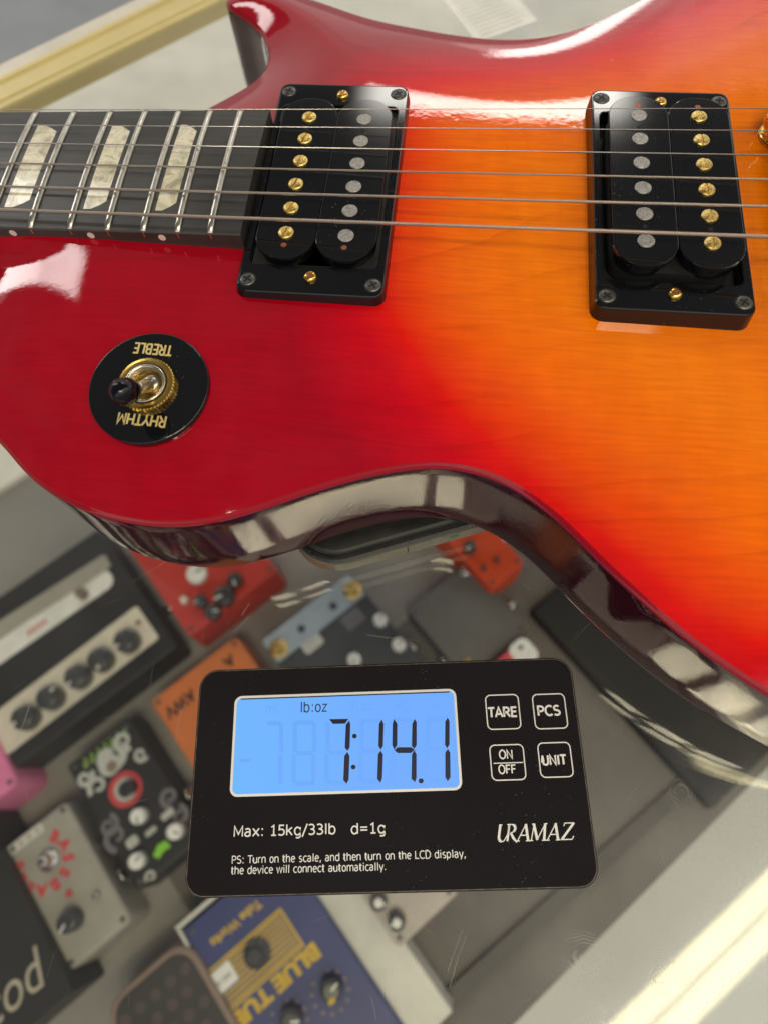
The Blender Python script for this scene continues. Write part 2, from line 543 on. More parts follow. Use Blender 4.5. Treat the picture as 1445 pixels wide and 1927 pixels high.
def wood_burst():
    m = bpy.data.materials.new('sunburst_maple')
    m.use_nodes = True
    t = NT(m.node_tree)
    oc = t.n('ShaderNodeTexCoord').outputs['Object']
    at_ = t.n('ShaderNodeAttribute', attribute_name='burst').outputs['Fac']
    nz = t.n('ShaderNodeTexNoise', {'Vector': oc, 'Scale': 26.0, 'Detail': 3.0}).outputs[0]
    s = t.math('ADD', at_, t.math('MULTIPLY', t.math('SUBTRACT', nz, 0.5), 0.10))
    col = t.ramp(s, [(0.0, (0.33, 0.0005, 0.010)), (0.28, (0.53, 0.0005, 0.009)), (0.42, (0.68, 0.007, 0.003)), (0.56, (0.76, 0.060, 0.0015)), (0.72, (0.82, 0.128, 0.001)), (1.0, (0.84, 0.180, 0.001))])
    # flat-sawn grain lines running along the body, and fine fibre
    gx_, gy_, _ = t.n('ShaderNodeSeparateXYZ', {0: oc}).outputs
    mpa = t.n('ShaderNodeMapping', {'Vector': oc, 'Scale': (5.0, 13.0, 1.0)}).outputs[0]
    wa = t.n('ShaderNodeTexNoise', {'Vector': mpa, 'Scale': 1.0, 'Detail': 1.5}).outputs[0]
    mpb = t.n('ShaderNodeMapping', {'Vector': oc, 'Scale': (22.0, 70.0, 1.0)}).outputs[0]
    wb = t.n('ShaderNodeTexNoise', {'Vector': mpb, 'Scale': 1.0, 'Detail': 2.0}).outputs[0]
    yy = t.math('ADD', t.math('ADD', gy_, t.math('MULTIPLY', gx_, -0.13)), t.math('ADD', t.math('MULTIPLY', wa, 0.085), t.math('MULTIPLY', wb, 0.006)))
    yv = t.n('ShaderNodeCombineXYZ', {0: 0.0, 1: yy, 2: 0.0}).outputs[0]
    wv = t.n('ShaderNodeTexWave', {'Vector': yv, 'Scale': 21.0, 'Distortion': 0.0}, wave_type='BANDS', bands_direction='Y', wave_profile='SAW').outputs['Fac']
    line = t.math('MULTIPLY', t.math('POWER', wv, 10.0), t.step(t.n('ShaderNodeTexNoise', {'Vector': mpb, 'Scale': 0.35}).outputs[0], 0.38, 0.62))
    mp2 = t.n('ShaderNodeMapping', {'Vector': oc, 'Scale': (70.0, 900.0, 200.0), 'Rotation': (0, 0, math.radians(4))}).outputs[0]
    fib = t.n('ShaderNodeTexNoise', {'Vector': mp2, 'Scale': 1.0, 'Detail': 3.0}).outputs[0]
    mp3 = t.n('ShaderNodeMapping', {'Vector': oc, 'Scale': (260.0, 60.0, 100.0)}).outputs[0]
    fig = t.n('ShaderNodeTexNoise', {'Vector': mp3, 'Scale': 0.6, 'Detail': 2.0}).outputs[0]
    k = t.math('SUBTRACT', 1.0, t.math('MULTIPLY', line, 0.15))
    k = t.math('MULTIPLY', k, t.math('MULTIPLY_ADD', fib, 0.36, 0.82))
    k = t.math('MULTIPLY', k, t.math('MULTIPLY_ADD', fig, 0.16, 0.92))
    kc = t.n('ShaderNodeCombineColor', {0: k, 1: t.math('POWER', k, 1.5), 2: k}).outputs[0]
    col = t.mix(1.0, col, kc, 'MULTIPLY')
    # specks of dust on the lacquer
    vo = t.n('ShaderNodeTexVoronoi', {'Vector': oc, 'Scale': 170.0}).outputs['Distance']
    dm = t.n('ShaderNodeTexNoise', {'Vector': oc, 'Scale': 23.0}).outputs[0]
    dust = t.math('LESS_THAN', vo, t.math('MULTIPLY', t.step(dm, 0.5, 0.8), 0.055))
    col = t.mix(t.math('MULTIPLY', dust, 0.6), col, (0.75, 0.6, 0.55, 1))
    pe = t.n('ShaderNodeTexNoise', {'Vector': oc, 'Scale': 420.0, 'Detail': 2.0}).outputs[0]
    bp = t.n('ShaderNodeBump', {'Height': pe, 'Strength': 0.035, 'Distance': 0.0004})
    b = t.n('ShaderNodeBsdfPrincipled', {'Base Color': col, 'Roughness': 0.5, 'Specular IOR Level': 0.0, 'Coat Weight': 1.0, 'Coat Roughness': 0.035, 'Coat IOR': 1.5, 'Coat Normal': bp.outputs[0]})
    t.n('ShaderNodeOutputMaterial', {'Surface': b.outputs[0]})
    return m


M['burst'] = wood_burst()


def side_lacquer():
    m = bpy.data.materials.new('wine_red_lacquer')
    m.use_nodes = True
    t = NT(m.node_tree)
    oc = t.n('ShaderNodeTexCoord').outputs['Object']
    mp = t.n('ShaderNodeMapping', {'Vector': oc, 'Scale': (30.0, 30.0, 500.0)}).outputs[0]
    g = t.n('ShaderNodeTexNoise', {'Vector': mp, 'Scale': 1.0, 'Detail': 4.0}).outputs[0]
    sepz = t.n('ShaderNodeSeparateXYZ', {0: oc}).outputs[2]
    col = t.ramp(g, [(0.3, (0.030, 0.0030, 0.008)), (0.7, (0.062, 0.007, 0.014))])
    red = t.step(sepz, -0.0148, -0.0140)
    col = t.mix(red, col, (0.30, 0.003, 0.012, 1))
    pe = t.n('ShaderNodeTexNoise', {'Vector': oc, 'Scale': 900.0, 'Detail': 2.0}).outputs[0]
    bp = t.n('ShaderNodeBump', {'Height': pe, 'Strength': 0.07, 'Distance': 0.0003})
    b = t.n('ShaderNodeBsdfPrincipled', {'Base Color': col, 'Roughness': 0.5, 'Specular IOR Level': 0.0, 'Coat Weight': 1.0, 'Coat Roughness': 0.015, 'Coat IOR': 1.46, 'Coat Normal': bp.outputs[0]})
    t.n('ShaderNodeOutputMaterial', {'Surface': b.outputs[0]})
    return m


M['side'] = side_lacquer()


def ebony():
    m = bpy.data.materials.new('dark_fretboard_wood')
    m.use_nodes = True
    t = NT(m.node_tree)
    oc = t.n('ShaderNodeTexCoord').outputs['Object']
    mp = t.n('ShaderNodeMapping', {'Vector': oc, 'Scale': (25.0, 700.0, 300.0)}).outputs[0]
    g = t.n('ShaderNodeTexNoise', {'Vector': mp, 'Scale': 1.0, 'Detail': 4.0, 'Roughness': 0.6}).outputs[0]
    n2 = t.n('ShaderNodeTexNoise', {'Vector': oc, 'Scale': 45.0, 'Detail': 4.0}).outputs[0]
    col = t.ramp(t.math('MULTIPLY_ADD', n2, 0.5, t.math('MULTIPLY', g, 0.5)), [(0.3, (0.016, 0.015, 0.015)), (0.75, (0.065, 0.060, 0.057))])
    bp = t.n('ShaderNodeBump', {'Height': g, 'Strength': 0.18, 'Distance': 0.0003})
    b = t.n('ShaderNodeBsdfPrincipled', {'Base Color': col, 'Roughness': 0.38, 'Specular IOR Level': 0.5, 'Normal': bp.outputs[0]})
    t.n('ShaderNodeOutputMaterial', {'Surface': b.outputs[0]})
    return m


M['ebony'] = ebony()


def pearl():
    m = bpy.data.materials.new('pearl_inlay')
    m.use_nodes = True
    t = NT(m.node_tree)
    oc = t.n('ShaderNodeTexCoord').outputs['Object']
    ds = t.n('ShaderNodeTexNoise', {'Vector': oc, 'Scale': 90.0, 'Detail': 2.0}).outputs['Color']
    wp = t.mix(0.02, oc, ds, 'ADD')
    v = t.n('ShaderNodeTexVoronoi', {'Vector': wp, 'Scale': 160.0}, feature='SMOOTH_F1').outputs['Distance']
    n2 = t.n('ShaderNodeTexNoise', {'Vector': wp, 'Scale': 260.0, 'Detail': 3.0, 'Distortion': 2.5}).outputs[0]
    col = t.ramp(t.math('MULTIPLY_ADD', v, 0.6, t.math('MULTIPLY', n2, 0.55)), [(0.28, (0.34, 0.31, 0.22)), (0.45, (0.55, 0.50, 0.37)), (0.6, (0.78, 0.72, 0.58)), (0.72, (0.52, 0.49, 0.38)), (0.82, (0.40, 0.39, 0.31))])
    b = t.n('ShaderNodeBsdfPrincipled', {'Base Color': col, 'Roughness': 0.25, 'Coat Weight': 0.3})
    t.n('ShaderNodeOutputMaterial', {'Surface': b.outputs[0]})
    return m


M['pearl'] = pearl()


def glass_mat():
    m = bpy.data.materials.new('counter_glass')
    m.use_nodes = True
    t = NT(m.node_tree)
    oc = t.n('ShaderNodeTexCoord').outputs['Object']
    ge = t.n('ShaderNodeNewGeometry')
    dt = t.n('ShaderNodeVectorMath', {0: ge.outputs['Incoming'], 1: ge.outputs['Normal']}, operation='DOT_PRODUCT').outputs['Value']
    c1 = t.math('SUBTRACT', 1.0, t.math('ABSOLUTE', dt), clamp=True)
    fr = t.math('MULTIPLY_ADD', t.math('POWER', c1, 5.0), 0.955, 0.045)
    up = t.n('ShaderNodeSeparateXYZ', {0: ge.outputs['True Normal']}).outputs[2]
    top = t.step(up, 0.4, 0.6)
    n1 = t.n('ShaderNodeTexNoise', {'Vector': oc, 'Scale': 14.0, 'Detail': 5.0}).outputs[0]
    n2 = t.n('ShaderNodeTexNoise', {'Vector': oc, 'Scale': 900.0, 'Detail': 2.0}).outputs[0]
    sx, sy, _ = t.n('ShaderNodeSeparateXYZ', {0: oc}).outputs
    # smudges and finger marks on the side where people lean on the glass
    e2 = t.math('ADD', t.math('MULTIPLY', sx, float(E2[0])), t.math('MULTIPLY', sy, float(E2[1])))
    lean = t.step(e2, -0.185, -0.235)
    vo = t.n('ShaderNodeTexVoronoi', {'Vector': oc, 'Scale': 38.0, 'Randomness': 1.0})
    wob = t.n('ShaderNodeTexNoise', {'Vector': oc, 'Scale': 120.0, 'Detail': 1.0}).outputs[0]
    rid = t.step(t.math('SINE', t.math('MULTIPLY_ADD', vo.outputs['Distance'], 300.0, t.math('MULTIPLY', wob, 45.0))), -0.6, 0.8)
    rid = t.math('MULTIPLY', rid, t.step(t.n('ShaderNodeTexNoise', {'Vector': oc, 'Scale': 210.0, 'Detail': 3.0}).outputs[0], 0.38, 0.62))
    prints = t.math('MULTIPLY', t.step(vo.outputs['Distance'], 0.42, 0.25), t.step(t.n('ShaderNodeSeparateColor', {0: vo.outputs['Color']}).outputs[0], 0.5, 0.6))
    prints = t.math('MULTIPLY', prints, t.math('MULTIPLY', rid, lean))
    film = t.math('MULTIPLY', t.step(n1, 0.35, 0.75), t.math('MULTIPLY_ADD', lean, 0.11, 0.010))
    film = t.math('MULTIPLY', film, t.math('MULTIPLY_ADD', n2, 1.2, 0.4))
    v2 = t.n('ShaderNodeTexVoronoi', {'Vector': oc, 'Scale': 260.0}).outputs['Distance']
    dust = t.math('LESS_THAN', v2, t.math('MULTIPLY', t.step(n1, 0.45, 0.8), 0.06))
    dirt = t.math('ADD', film, t.math('ADD', t.math('MULTIPLY', prints, 0.34), t.math('MULTIPLY', dust, 0.45)))
    dirt = t.math('MULTIPLY', dirt, top, clamp=True)
    tr = t.n('ShaderNodeBsdfTransparent', {'Color': (0.955, 0.96, 0.945, 1)})
    rg = t.math('MULTIPLY', t.math('ADD', prints, t.math('MULTIPLY', lean, 0.35)), t.math('MULTIPLY', top, 0.06))
    gl = t.n('ShaderNodeBsdfGlossy', {'Color': (1, 1, 1, 1), 'Roughness': rg})
    df = t.n('ShaderNodeBsdfDiffuse', {'Color': (0.62, 0.62, 0.62, 1)})
    mx = t.n('ShaderNodeMixShader', {0: fr, 1: tr.outputs[0], 2: gl.outputs[0]})
    mx2 = t.n('ShaderNodeMixShader', {0: dirt, 1: mx.outputs[0], 2: df.outputs[0]})
    t.n('ShaderNodeOutputMaterial', {'Surface': mx2.outputs[0]})
    return m


M['glass'] = glass_mat()

# ------------------------------------------------------------------ setting: floor, counter
SH = -392.0                                              # shelf inside the counter
PT = -357.0                                              # usual height of the pedals' faces
M['floor'] = mat('grey_floor', (0.36, 0.37, 0.39), 0.6, vary=0.10, vscale=5)
fl = MB()
fl.box(-6000, 6000, -6000, 6000, -960, -950)
tag(fl.build('floor', M['floor']), kind='structure')
CT = frame(0, 0, 0, 42.5)                                # counter frame: x along it, y away from the viewer
ctr = thing('display_counter', 'glass topped display counter with gold trim and grey shelf of pedals', 'counter', (0, 0, ZG))
g = MB(CT)
g.box(-900, 900, -330, 221.5, ZG - 6, ZG)
g.build('glass_top', M['glass'], ctr)
M['trim'] = mat('gold_anodised', (0.72, 0.60, 0.29), 0.4, metal=0.15, vary=0.06, vscale=20)
M['trim_edge'] = mat('pale_edge_strip', (0.72, 0.66, 0.58), 0.4, vary=0.08, vscale=30)
g = MB(CT)
g.box(-900, 900, 222, 226, ZG - 8, ZG + 1.2)
g.box(-900, 900, 226.2, 238, ZG - 8, ZG + 2.0)
g.box(-900, 900, 238.2, 241, ZG - 8, ZG + 3.2)
g.build('trim_strip', M['trim'], ctr)
g = MB(CT)
g.box(-900, 900, 241.2, 251, ZG - 20, ZG + 2.6)
g.build('edge_strip', M['trim_edge'], ctr)
M['shelf'] = mat('grey_shelf', (0.30, 0.285, 0.27), 0.75, vary=0.08, vscale=9)
M['shelf_edge'] = mat('dark_shelf_edge', (0.05, 0.042, 0.04), 0.5)
M['ledge'] = mat('white_ledge', (0.88, 0.85, 0.78), 0.5, vary=0.10, vscale=14)
g = MB(CT)
g.box(-1000, 1000, -276, 268, SH - 12, SH)
g.build('shelf', M['shelf'], ctr)
g = MB(CT)
g.box(-1000, 1000, -288, -276.5, SH - 14, SH + 4)
g.build('shelf_edge', M['shelf_edge'], ctr)
g = MB(CT)
g.box(-1400, 1000, 268.5, 715, SH - 12, SH + 6)
g.build('back_ledge', M['ledge'], ctr)
M['panel'] = mat('pale_panel', (0.58, 0.59, 0.59), 0.5, vary=0.07, vscale=6)
g = MB(CT)
g.box(-1000, 1000, -700, -290, SH - 60, SH - 50)
g.build('lower_panel', M['panel'], ctr)
# scratches in the glass
sc = MB()
for pts in ([(350, 1325), (338, 1350), (330, 1400)], [(690, 1195), (735, 1201), (790, 1206)], [(440, 1190), (470, 1160), (462, 1165)], [(870, 1880 - 130), (850, 1805), (842, 1830)], [(878, 1760), (862, 1800), (846, 1860)],
            [(698, 1876), (704, 1900), (708, 1920)], [(470, 1135), (462, 1147), (455, 1158)], [(1000, 1110), (990, 1104), (983, 1098)], [(30, 1398), (45, 1360), (58, 1320)], [(530, 1060), (535, 1075), (540, 1085)], [(985, 1350), (1012, 1370)], [(250, 1095), (300, 1065), (335, 1040)]):
    q = [at(a, b, ZG + 0.05) for a, b in pts]
    for k in range(len(q) - 1):
        d = q[k + 1] - q[k]
        nrm = np.array([-d[1], d[0], 0]) / np.linalg.norm(d) * random.uniform(0.03, 0.07)
        sc.poly([q[k] - nrm, q[k + 1] - nrm, q[k + 1] + nrm, q[k] + nrm])
for k in range(46):
    a = np.array(at(random.uniform(20, 1420), random.uniform(1080, 1900), ZG + 0.05)); th = random.gauss(0.9, 0.7)
    n_ = random.randint(2, 5)
    for _ in range(n_):
        L_ = random.uniform(1.2, 4.0); th += random.gauss(0, 0.12)
        d = np.array([math.cos(th), math.sin(th), 0]) * L_
        nrm = np.array([-d[1], d[0], 0]) / L_ * random.uniform(0.008, 0.02)
        sc.poly([a - nrm, a + d - nrm, a + d + nrm, a + nrm])
        a = a + d
M['scratch'] = mat('scratch', (0.33, 0.325, 0.31), 0.6)
tag(sc.build('scratches', M['scratch'], ctr), kind='stuff')

# ------------------------------------------------------------------ the guitar
RIM = -13.0
OUT = [(-118, 25), (-118, -30), (-117.5, -45), (-114, -62), (-107, -77), (-98, -87.5), (-87.4, -95.3), (-73.9, -106.2), (-57.4, -113.7), (-45, -116.3), (-33.3, -116.9), (-22, -115.4), (-11.5, -112), (9.6, -102.2),
       (20, -98.0), (30, -94.8), (43.4, -92.6), (58.4, -95), (73.2, -103.8), (89.8, -119.8), (108.9, -136.4), (126.2, -147.7), (145, -156.5), (165, -162.5), (190, -165), (215, -163.5), (240, -157.5), (265, -144), (287, -123),
       (304, -96), (315, -65), (321, -32), (322, 0), (321, 32), (315, 65), (304, 97), (287, 124), (265, 144), (240, 157.5), (215, 164), (190, 165), (165, 161), (145, 151), (127, 136), (108.5, 118), (91.5, 104), (81.0, 97.6),
       (69.4, 93.0), (55.2, 91.2), (36.9, 93.2), (19.9, 97.1), (2.8, 101.8), (-22.2, 113.2), (-36, 118.5), (-48, 120), (-56, 117.5), (-59.8, 113.5), (-59.0, 110.0), (-54.2, 105.8), (-46.3, 99), (-39.6, 90.7), (-35.8, 81), (-35.1, 72),
       (-38, 64.3), (-44, 57.8), (-51.8, 50.4), (-58, 45), (-70, 36.5), (-85, 29), (-100, 26)]


def smooth_loop(P, step):
    P = np.array(P, float)
    n = len(P)
    d = np.r_[0, np.cumsum(np.linalg.norm(np.roll(P, -1, 0) - P, axis=1))]
    out = []
    for i in range(n):
        p0, p1, p2, p3 = P[i - 1], P[i], P[(i + 1) % n], P[(i + 2) % n]
        t0 = 0
        t1 = np.linalg.norm(p1 - p0) ** .5
        t2 = t1 + np.linalg.norm(p2 - p1) ** .5
        t3 = t2 + np.linalg.norm(p3 - p2) ** .5
        K = 12
        for k in range(K):
            t = t1 + (t2 - t1) * k / K
            a1 = (t1 - t) / (t1 - t0) * p0 + (t - t0) / (t1 - t0) * p1
            a2 = (t2 - t) / (t2 - t1) * p1 + (t - t1) / (t2 - t1) * p2
            a3 = (t3 - t) / (t3 - t2) * p2 + (t - t2) / (t3 - t2) * p3
            b1 = (t2 - t) / (t2 - t0) * a1 + (t - t0) / (t2 - t0) * a2
            b2 = (t3 - t) / (t3 - t1) * a2 + (t - t1) / (t3 - t1) * a3
            out.append((t2 - t) / (t2 - t1) * b1 + (t - t1) / (t2 - t1) * b2)
    out = np.array(out)
    L = np.r_[0, np.cumsum(np.linalg.norm(np.roll(out, -1, 0) - out, axis=1))]
    N = int(L[-1] / step)
    s = np.linspace(0, L[-1], N, endpoint=False)
    oo = np.vstack([out, out[:1]])
    return np.c_[np.interp(s, L, oo[:, 0]), np.interp(s, L, oo[:, 1])]


def smooth_poly(P, it=3):
    for _ in range(it):
        P = 0.25 * np.roll(P, 1, 0) + 0.5 * P + 0.25 * np.roll(P, -1, 0)
    return P


def sdf(Q, poly):
    """signed distance, positive inside"""
    Q = np.asarray(Q, float)
    A, B = poly, np.roll(poly, -1, 0)
    best = np.full(len(Q), 1e9)
    ins = np.zeros(len(Q), bool)
    for a, b in zip(A, B):
        d = b - a
        t = np.clip(((Q - a) @ d) / (d @ d + 1e-12), 0, 1)
        e = Q - a - t[:, None] * d
        best = np.minimum(best, (e * e).sum(1))
        c = (a[1] > Q[:, 1]) != (b[1] > Q[:, 1])
        if c.any():
            xi = a[0] + (Q[:, 1] - a[1]) * d[0] / (d[1] if abs(d[1]) > 1e-12 else 1e-12)
            ins ^= c & (Q[:, 0] < xi)
    r = np.sqrt(best)
    return np.where(ins, r, -r)


LOOP = smooth_poly(smooth_loop(OUT, 2.2), 4)
coarse = LOOP[::2]
GX0, GY0, GS = -150, -190, 1.5
NX, NY = 330, 254
gx, gy = np.meshgrid(GX0 + GS * np.arange(NX), GY0 + GS * np.arange(NY), indexing='ij')
D = sdf(np.c_[gx.ravel(), gy.ravel()], coarse).reshape(NX, NY)


def plane_z(x):
    return -3.0 - 0.0205 * np.clip(x, -90, 135)


q = 1 - np.clip(1 - D / 50.0, 0, 1.15) ** 2.1
H = RIM + (plane_z(gx) - RIM) * q
nk = np.clip((33 - np.abs(gy)) / 9, 0, 1) * np.clip((5 - gx) / 25, 0, 1)
nk = nk * nk * (3 - 2 * nk)
H = H * (1 - nk) + plane_z(gx) * nk
for _ in range(14):
    P_ = np.pad(H, 1, mode='edge')
    H = (P_[:-2, 1:-1] + P_[2:, 1:-1] + P_[1:-1, :-2] + P_[1:-1, 2:] + 2 * H) / 6


def topz(x, y):
    x = np.asarray(x, float); y = np.asarray(y, float)
    u = np.clip((x - GX0) / GS, 0, NX - 2.001); v = np.clip((y - GY0) / GS, 0, NY - 2.001)
    i = u.astype(int); j = v.astype(int); a = u - i; b = v - j
    return H[i, j] * (1 - a) * (1 - b) + H[i + 1, j] * a * (1 - b) + H[i, j + 1] * (1 - a) * b + H[i + 1, j + 1] * a * b


def topn(x, y, e=1.5):
    n = np.stack([-(topz(x + e, y) - topz(x - e, y)) / (2 * e), -(topz(x, y + e) - topz(x, y - e)) / (2 * e), np.ones_like(np.asarray(x, float))], -1)
    return n / np.linalg.norm(n, axis=-1, keepdims=True)


# boundary of the amber middle of the sunburst (measured), soft
amber = [tuple(at(a, b, -5)[:2]) for a, b in ((768, 195), (758, 330), (738, 470), (765, 600), (850, 705), (960, 800), (1080, 895), (1230, 1010), (1400, 1160))]
amber += [(150, -130), (190, -136), (230, -128), (262, -105), (282, -70), (292, 0), (282, 70), (262, 105), (225, 127), (190, 130), (160, 118)]
amber += [tuple(at(a, b, -7)[:2]) for a, b in ((1390, 12), (1225, 92), (1050, 148), (885, 172))]
AMB = smooth_poly(smooth_loop(amber, 5.0), 10)


def burst(x, y):
    d = sdf(np.c_[x, y], AMB)
    return np.clip(0.5 + np.where(d > 0, d / 86.0, d / 72.0), 0, 1)


gt = thing('electric_guitar', 'red to amber sunburst electric guitar lying face up on a black scale platform', 'guitar', (0, 0, 0))


def offs(P, ins):
    t = np.roll(P, -1, 0) - np.roll(P, 1, 0)
    t /= np.linalg.norm(t, axis=1, keepdims=True)
    return P + np.c_[-t[:, 1], t[:, 0]] * ins


# top: constrained triangulation with analytic normals
inner = offs(LOOP, 1.3)
Din = lambda Q: sdf(Q, LOOP)
cand = np.array([(GX0 + 3.0 * i + (1.5 if j % 2 else 0), GY0 + 2.6 * j) for i in range(165) for j in range(147)])
dd = np.array(sdf(cand, coarse))
cand = cand[dd > 3.0]
pts = np.vstack([inner, offs(LOOP, 2.1), cand])
n0 = len(inner)
res = geometry.delaunay_2d_cdt([Vector(p) for p in pts], [], [list(range(n0))], 1, 1e-4)
tv = np.array([v[:] for v in res[0]])
tf = [tuple(f) for f in res[2]]
tz = topz(tv[:, 0], tv[:, 1])
me = bpy.data.meshes.new('maple_top')
me.from_pydata([tuple(W((a, b, c)) - ORG[gt.name]) for (a, b), c in zip(tv, tz)], [], tf)
me.polygons.foreach_set('use_smooth', [True] * len(tf))
me.update()
me.normals_split_custom_set_from_vertices([tuple(n) for n in topn(tv[:, 0], tv[:, 1])])
at_ = me.attributes.new('burst', 'FLOAT', 'POINT')
at_.data.foreach_set('value', burst(tv[:, 0], tv[:, 1]).astype(np.float32))
link('maple_top', me, M['burst'], gt)
# rounded edge, sides and back
zr = topz(LOOP[:, 0], LOOP[:, 1])
zi = topz(inner[:, 0], inner[:, 1])
prof = [(1.3, 0.0, zi), (0.75, -0.12, zr), (0.33, -0.45, zr), (0.08, -1.0, zr), (0.0, -1.7, zr)]
rings = []
for ins, dz_, zz in prof:
    P = offs(LOOP, ins)
    rings.append([(a, b, c + dz_) for (a, b), c in zip(P, zz)])
for ins, z in ((0, -20), (0, -30), (0, -40), (0, -51), (0.4, -53.5), (1.6, -55.8), (3.4, -57.1), (5.5, -57.5)):
    P = offs(LOOP, ins)
    rings.append([(a, b, z) for a, b in P])
sb = MB()
sb.loft(rings[::-1], bottom=True, top=False, smooth=True)
sb.build('body_side', M['side'], gt)

# neck and fretboard -------------------------------------------------------
TF = -0.0318
FX = -32.3
NUT = FX - 451.5
ZF = 3.3


def fbz(x):
    return ZF + (x - FX) * 0.0318


def fbw(x):
    return 27.2 + (x - FX) * 0.0122


RAD = 305.0
crown = lambda y, hw: (hw * hw - y * y) / (2 * RAD)
fb = MB()
rings = []
for x in np.linspace(NUT, -22.6, 30):
    hw, z = fbw(x), fbz(x)
    ys = np.linspace(-hw, hw, 13)
    ring = [(x, -hw, z - 6.5)] + [(x, -hw + 0.0, z - 0.45)] + [(x, y * (1 - 0.35 / hw), z + crown(y, hw)) for y in ys] + [(x, hw, z - 0.45), (x, hw, z - 6.5)]
    rings.append(ring)
fb.loft(rings)
fbo = fb.build('fretboard', M['ebony'], gt)
for k in range(1, 23):
    x = FX + 628.65 * 2 ** (-22 / 12) - 628.65 * 2 ** (-k / 12)
    hw = fbw(x) - 0.15
    fm = MB()
    rings = []
    for y in np.linspace(-hw, hw, 25):
        e = 1.0
        if hw - abs(y) < 1.2:
            e = math.sqrt(max(0.02, 1 - ((1.2 - hw + abs(y)) / 1.2) ** 2)) * 0.9 + 0.1
        zb = fbz(x) + crown(y, hw) - 0.1
        h_ = 1.12 * e
        rings.append([(x + 1.0 * math.cos(a), y, zb + h_ * math.sin(a) ** 0.8) for a in np.linspace(0, PI, 9)])
    fm.loft(rings, smooth=True)
    for sgn in (-1, 1):
        fm.box(x - 0.25, x + 0.25, sgn * (hw + 0.16) - 0.03, sgn * (hw + 0.16) + 0.03, fbz(x) - 2.2, fbz(x) - 0.2)
    fm.build('fret', M['fret'], fbo)


def fx(k):
    return FX + 628.65 * 2 ** (-22 / 12) - 628.65 * 2 ** (-k / 12)


for k in (3, 5, 7, 9, 12, 15, 17, 19, 21):
    a, b = fx(k - 1), fx(k)
    c, hwid = (a + b) / 2, (b - a) * 0.5 * 0.56 if k > 12 else (b - a) * 0.33
    hw = fbw(c)
    yl, ys_ = 0.70 * hw, 0.60 * hw
    im = MB()
    pl = [(c - hwid, -yl), (c + hwid * 0.1, -yl * 0.975), (c + hwid, -ys_), (c + hwid, ys_), (c + hwid * 0.1, yl * 0.975), (c - hwid, yl)]
    # follow the board's curve in strips
    yy = np.linspace(-yl, yl, 25)
    left, right = [], []
    for y in yy:
        ay = abs(y)
        xr = c + hwid if ay <= ys_ else c + hwid - (ay - ys_) / (yl - ys_) * hwid * 1.3
        left.append((c - hwid, y, fbz(c - hwid) + crown(y, hw) + 0.05))
        right.append((xr, y, fbz(xr) + crown(y, hw) + 0.05))
    n = len(yy)
    im._add(left + right, [(i, n + i, n + i + 1, i + 1) for i in range(n - 1)], True)
    im.build('inlay', M['pearl'], fbo)
    for yo in ((-2.5, 2.5) if k == 12 else (0,)):
        dm = MB(Matrix.Translation((c + yo * 2, -fbw(c) - 0.02, fbz(c) - 2.2)) @ Matrix.Rotation(PI / 2, 4, 'X'))
        dm.prism(circ(0, 0, 1.15, 20), -0.05, 0.06)
        dm.build('side_dot', M['bone'], fbo)
nb = MB()
rings = []
for x in np.linspace(NUT - 4, -100, 16):
    hw, z = fbw(x) - 0.4, fbz(x) - 6.3
    dep = 15 + 4 * (x - NUT) / 380 + (14 if x > -125 else 0)
    rings.append([(x, hw * math.cos(a), z - dep * math.sin(a) ** 0.85) for a in np.linspace(0, PI, 17)])
nb.loft(rings, smooth=True)
M['neck'] = mat('cherry_lacquer', (0.12, 0.006, 0.012), 0.35, coat=1.0)
nb.build('neck', M['neck'], gt)
hm = MB()
hs = [(NUT + 1, -21), (NUT + 1, 21), (NUT - 18, 24), (NUT - 50, 38), (NUT - 100, 40), (NUT - 165, 42), (NUT - 178, 34), (NUT - 168, 14), (NUT - 176, 0), (NUT - 168, -14), (NUT - 178, -34), (NUT - 165, -42), (NUT - 100, -40), (NUT - 50, -38), (NUT - 18, -24)]
rings = [[(x, y, fbz(NUT) - 6 - 14 + (x - NUT) * 0.24) for x, y in hs], [(x, y, fbz(NUT) - 6 + (x - NUT) * 0.24) for x, y in hs]]
hm.loft(rings)
hd = hm.build('headstock', M['black_ring'], gt)
for s_ in (-1, 1):
    for k in range(3):
        tm = MB()
        x = NUT - 45 - 42 * k
        z = fbz(NUT) - 6 + (x - NUT) * 0.24
        tm.lathe([(5, 0), (5, 1.5), (3, 2), (3, 9), (2.5, 10)], x, s_ * 27, z, 16)
        tm.lathe([(6, -20), (6, -14.5)], x, s_ * 30, z, 16)
        tm.box(x - 6, x + 6, s_ * 55 - 6, s_ * 55 + 6, z - 20, z - 14)
        tm.box(x - 2, x + 2, s_ * 42 - 12, s_ * 42 + 12, z - 18.5, z - 15)
        tm.build('tuner', M['gold'], hd)
um = MB()
um.box(NUT - 5, NUT - 0.2, -21.3, 21.3, fbz(NUT) - 4, fbz(NUT) + 2.2)
um.build('nut', M['bone'], gt)


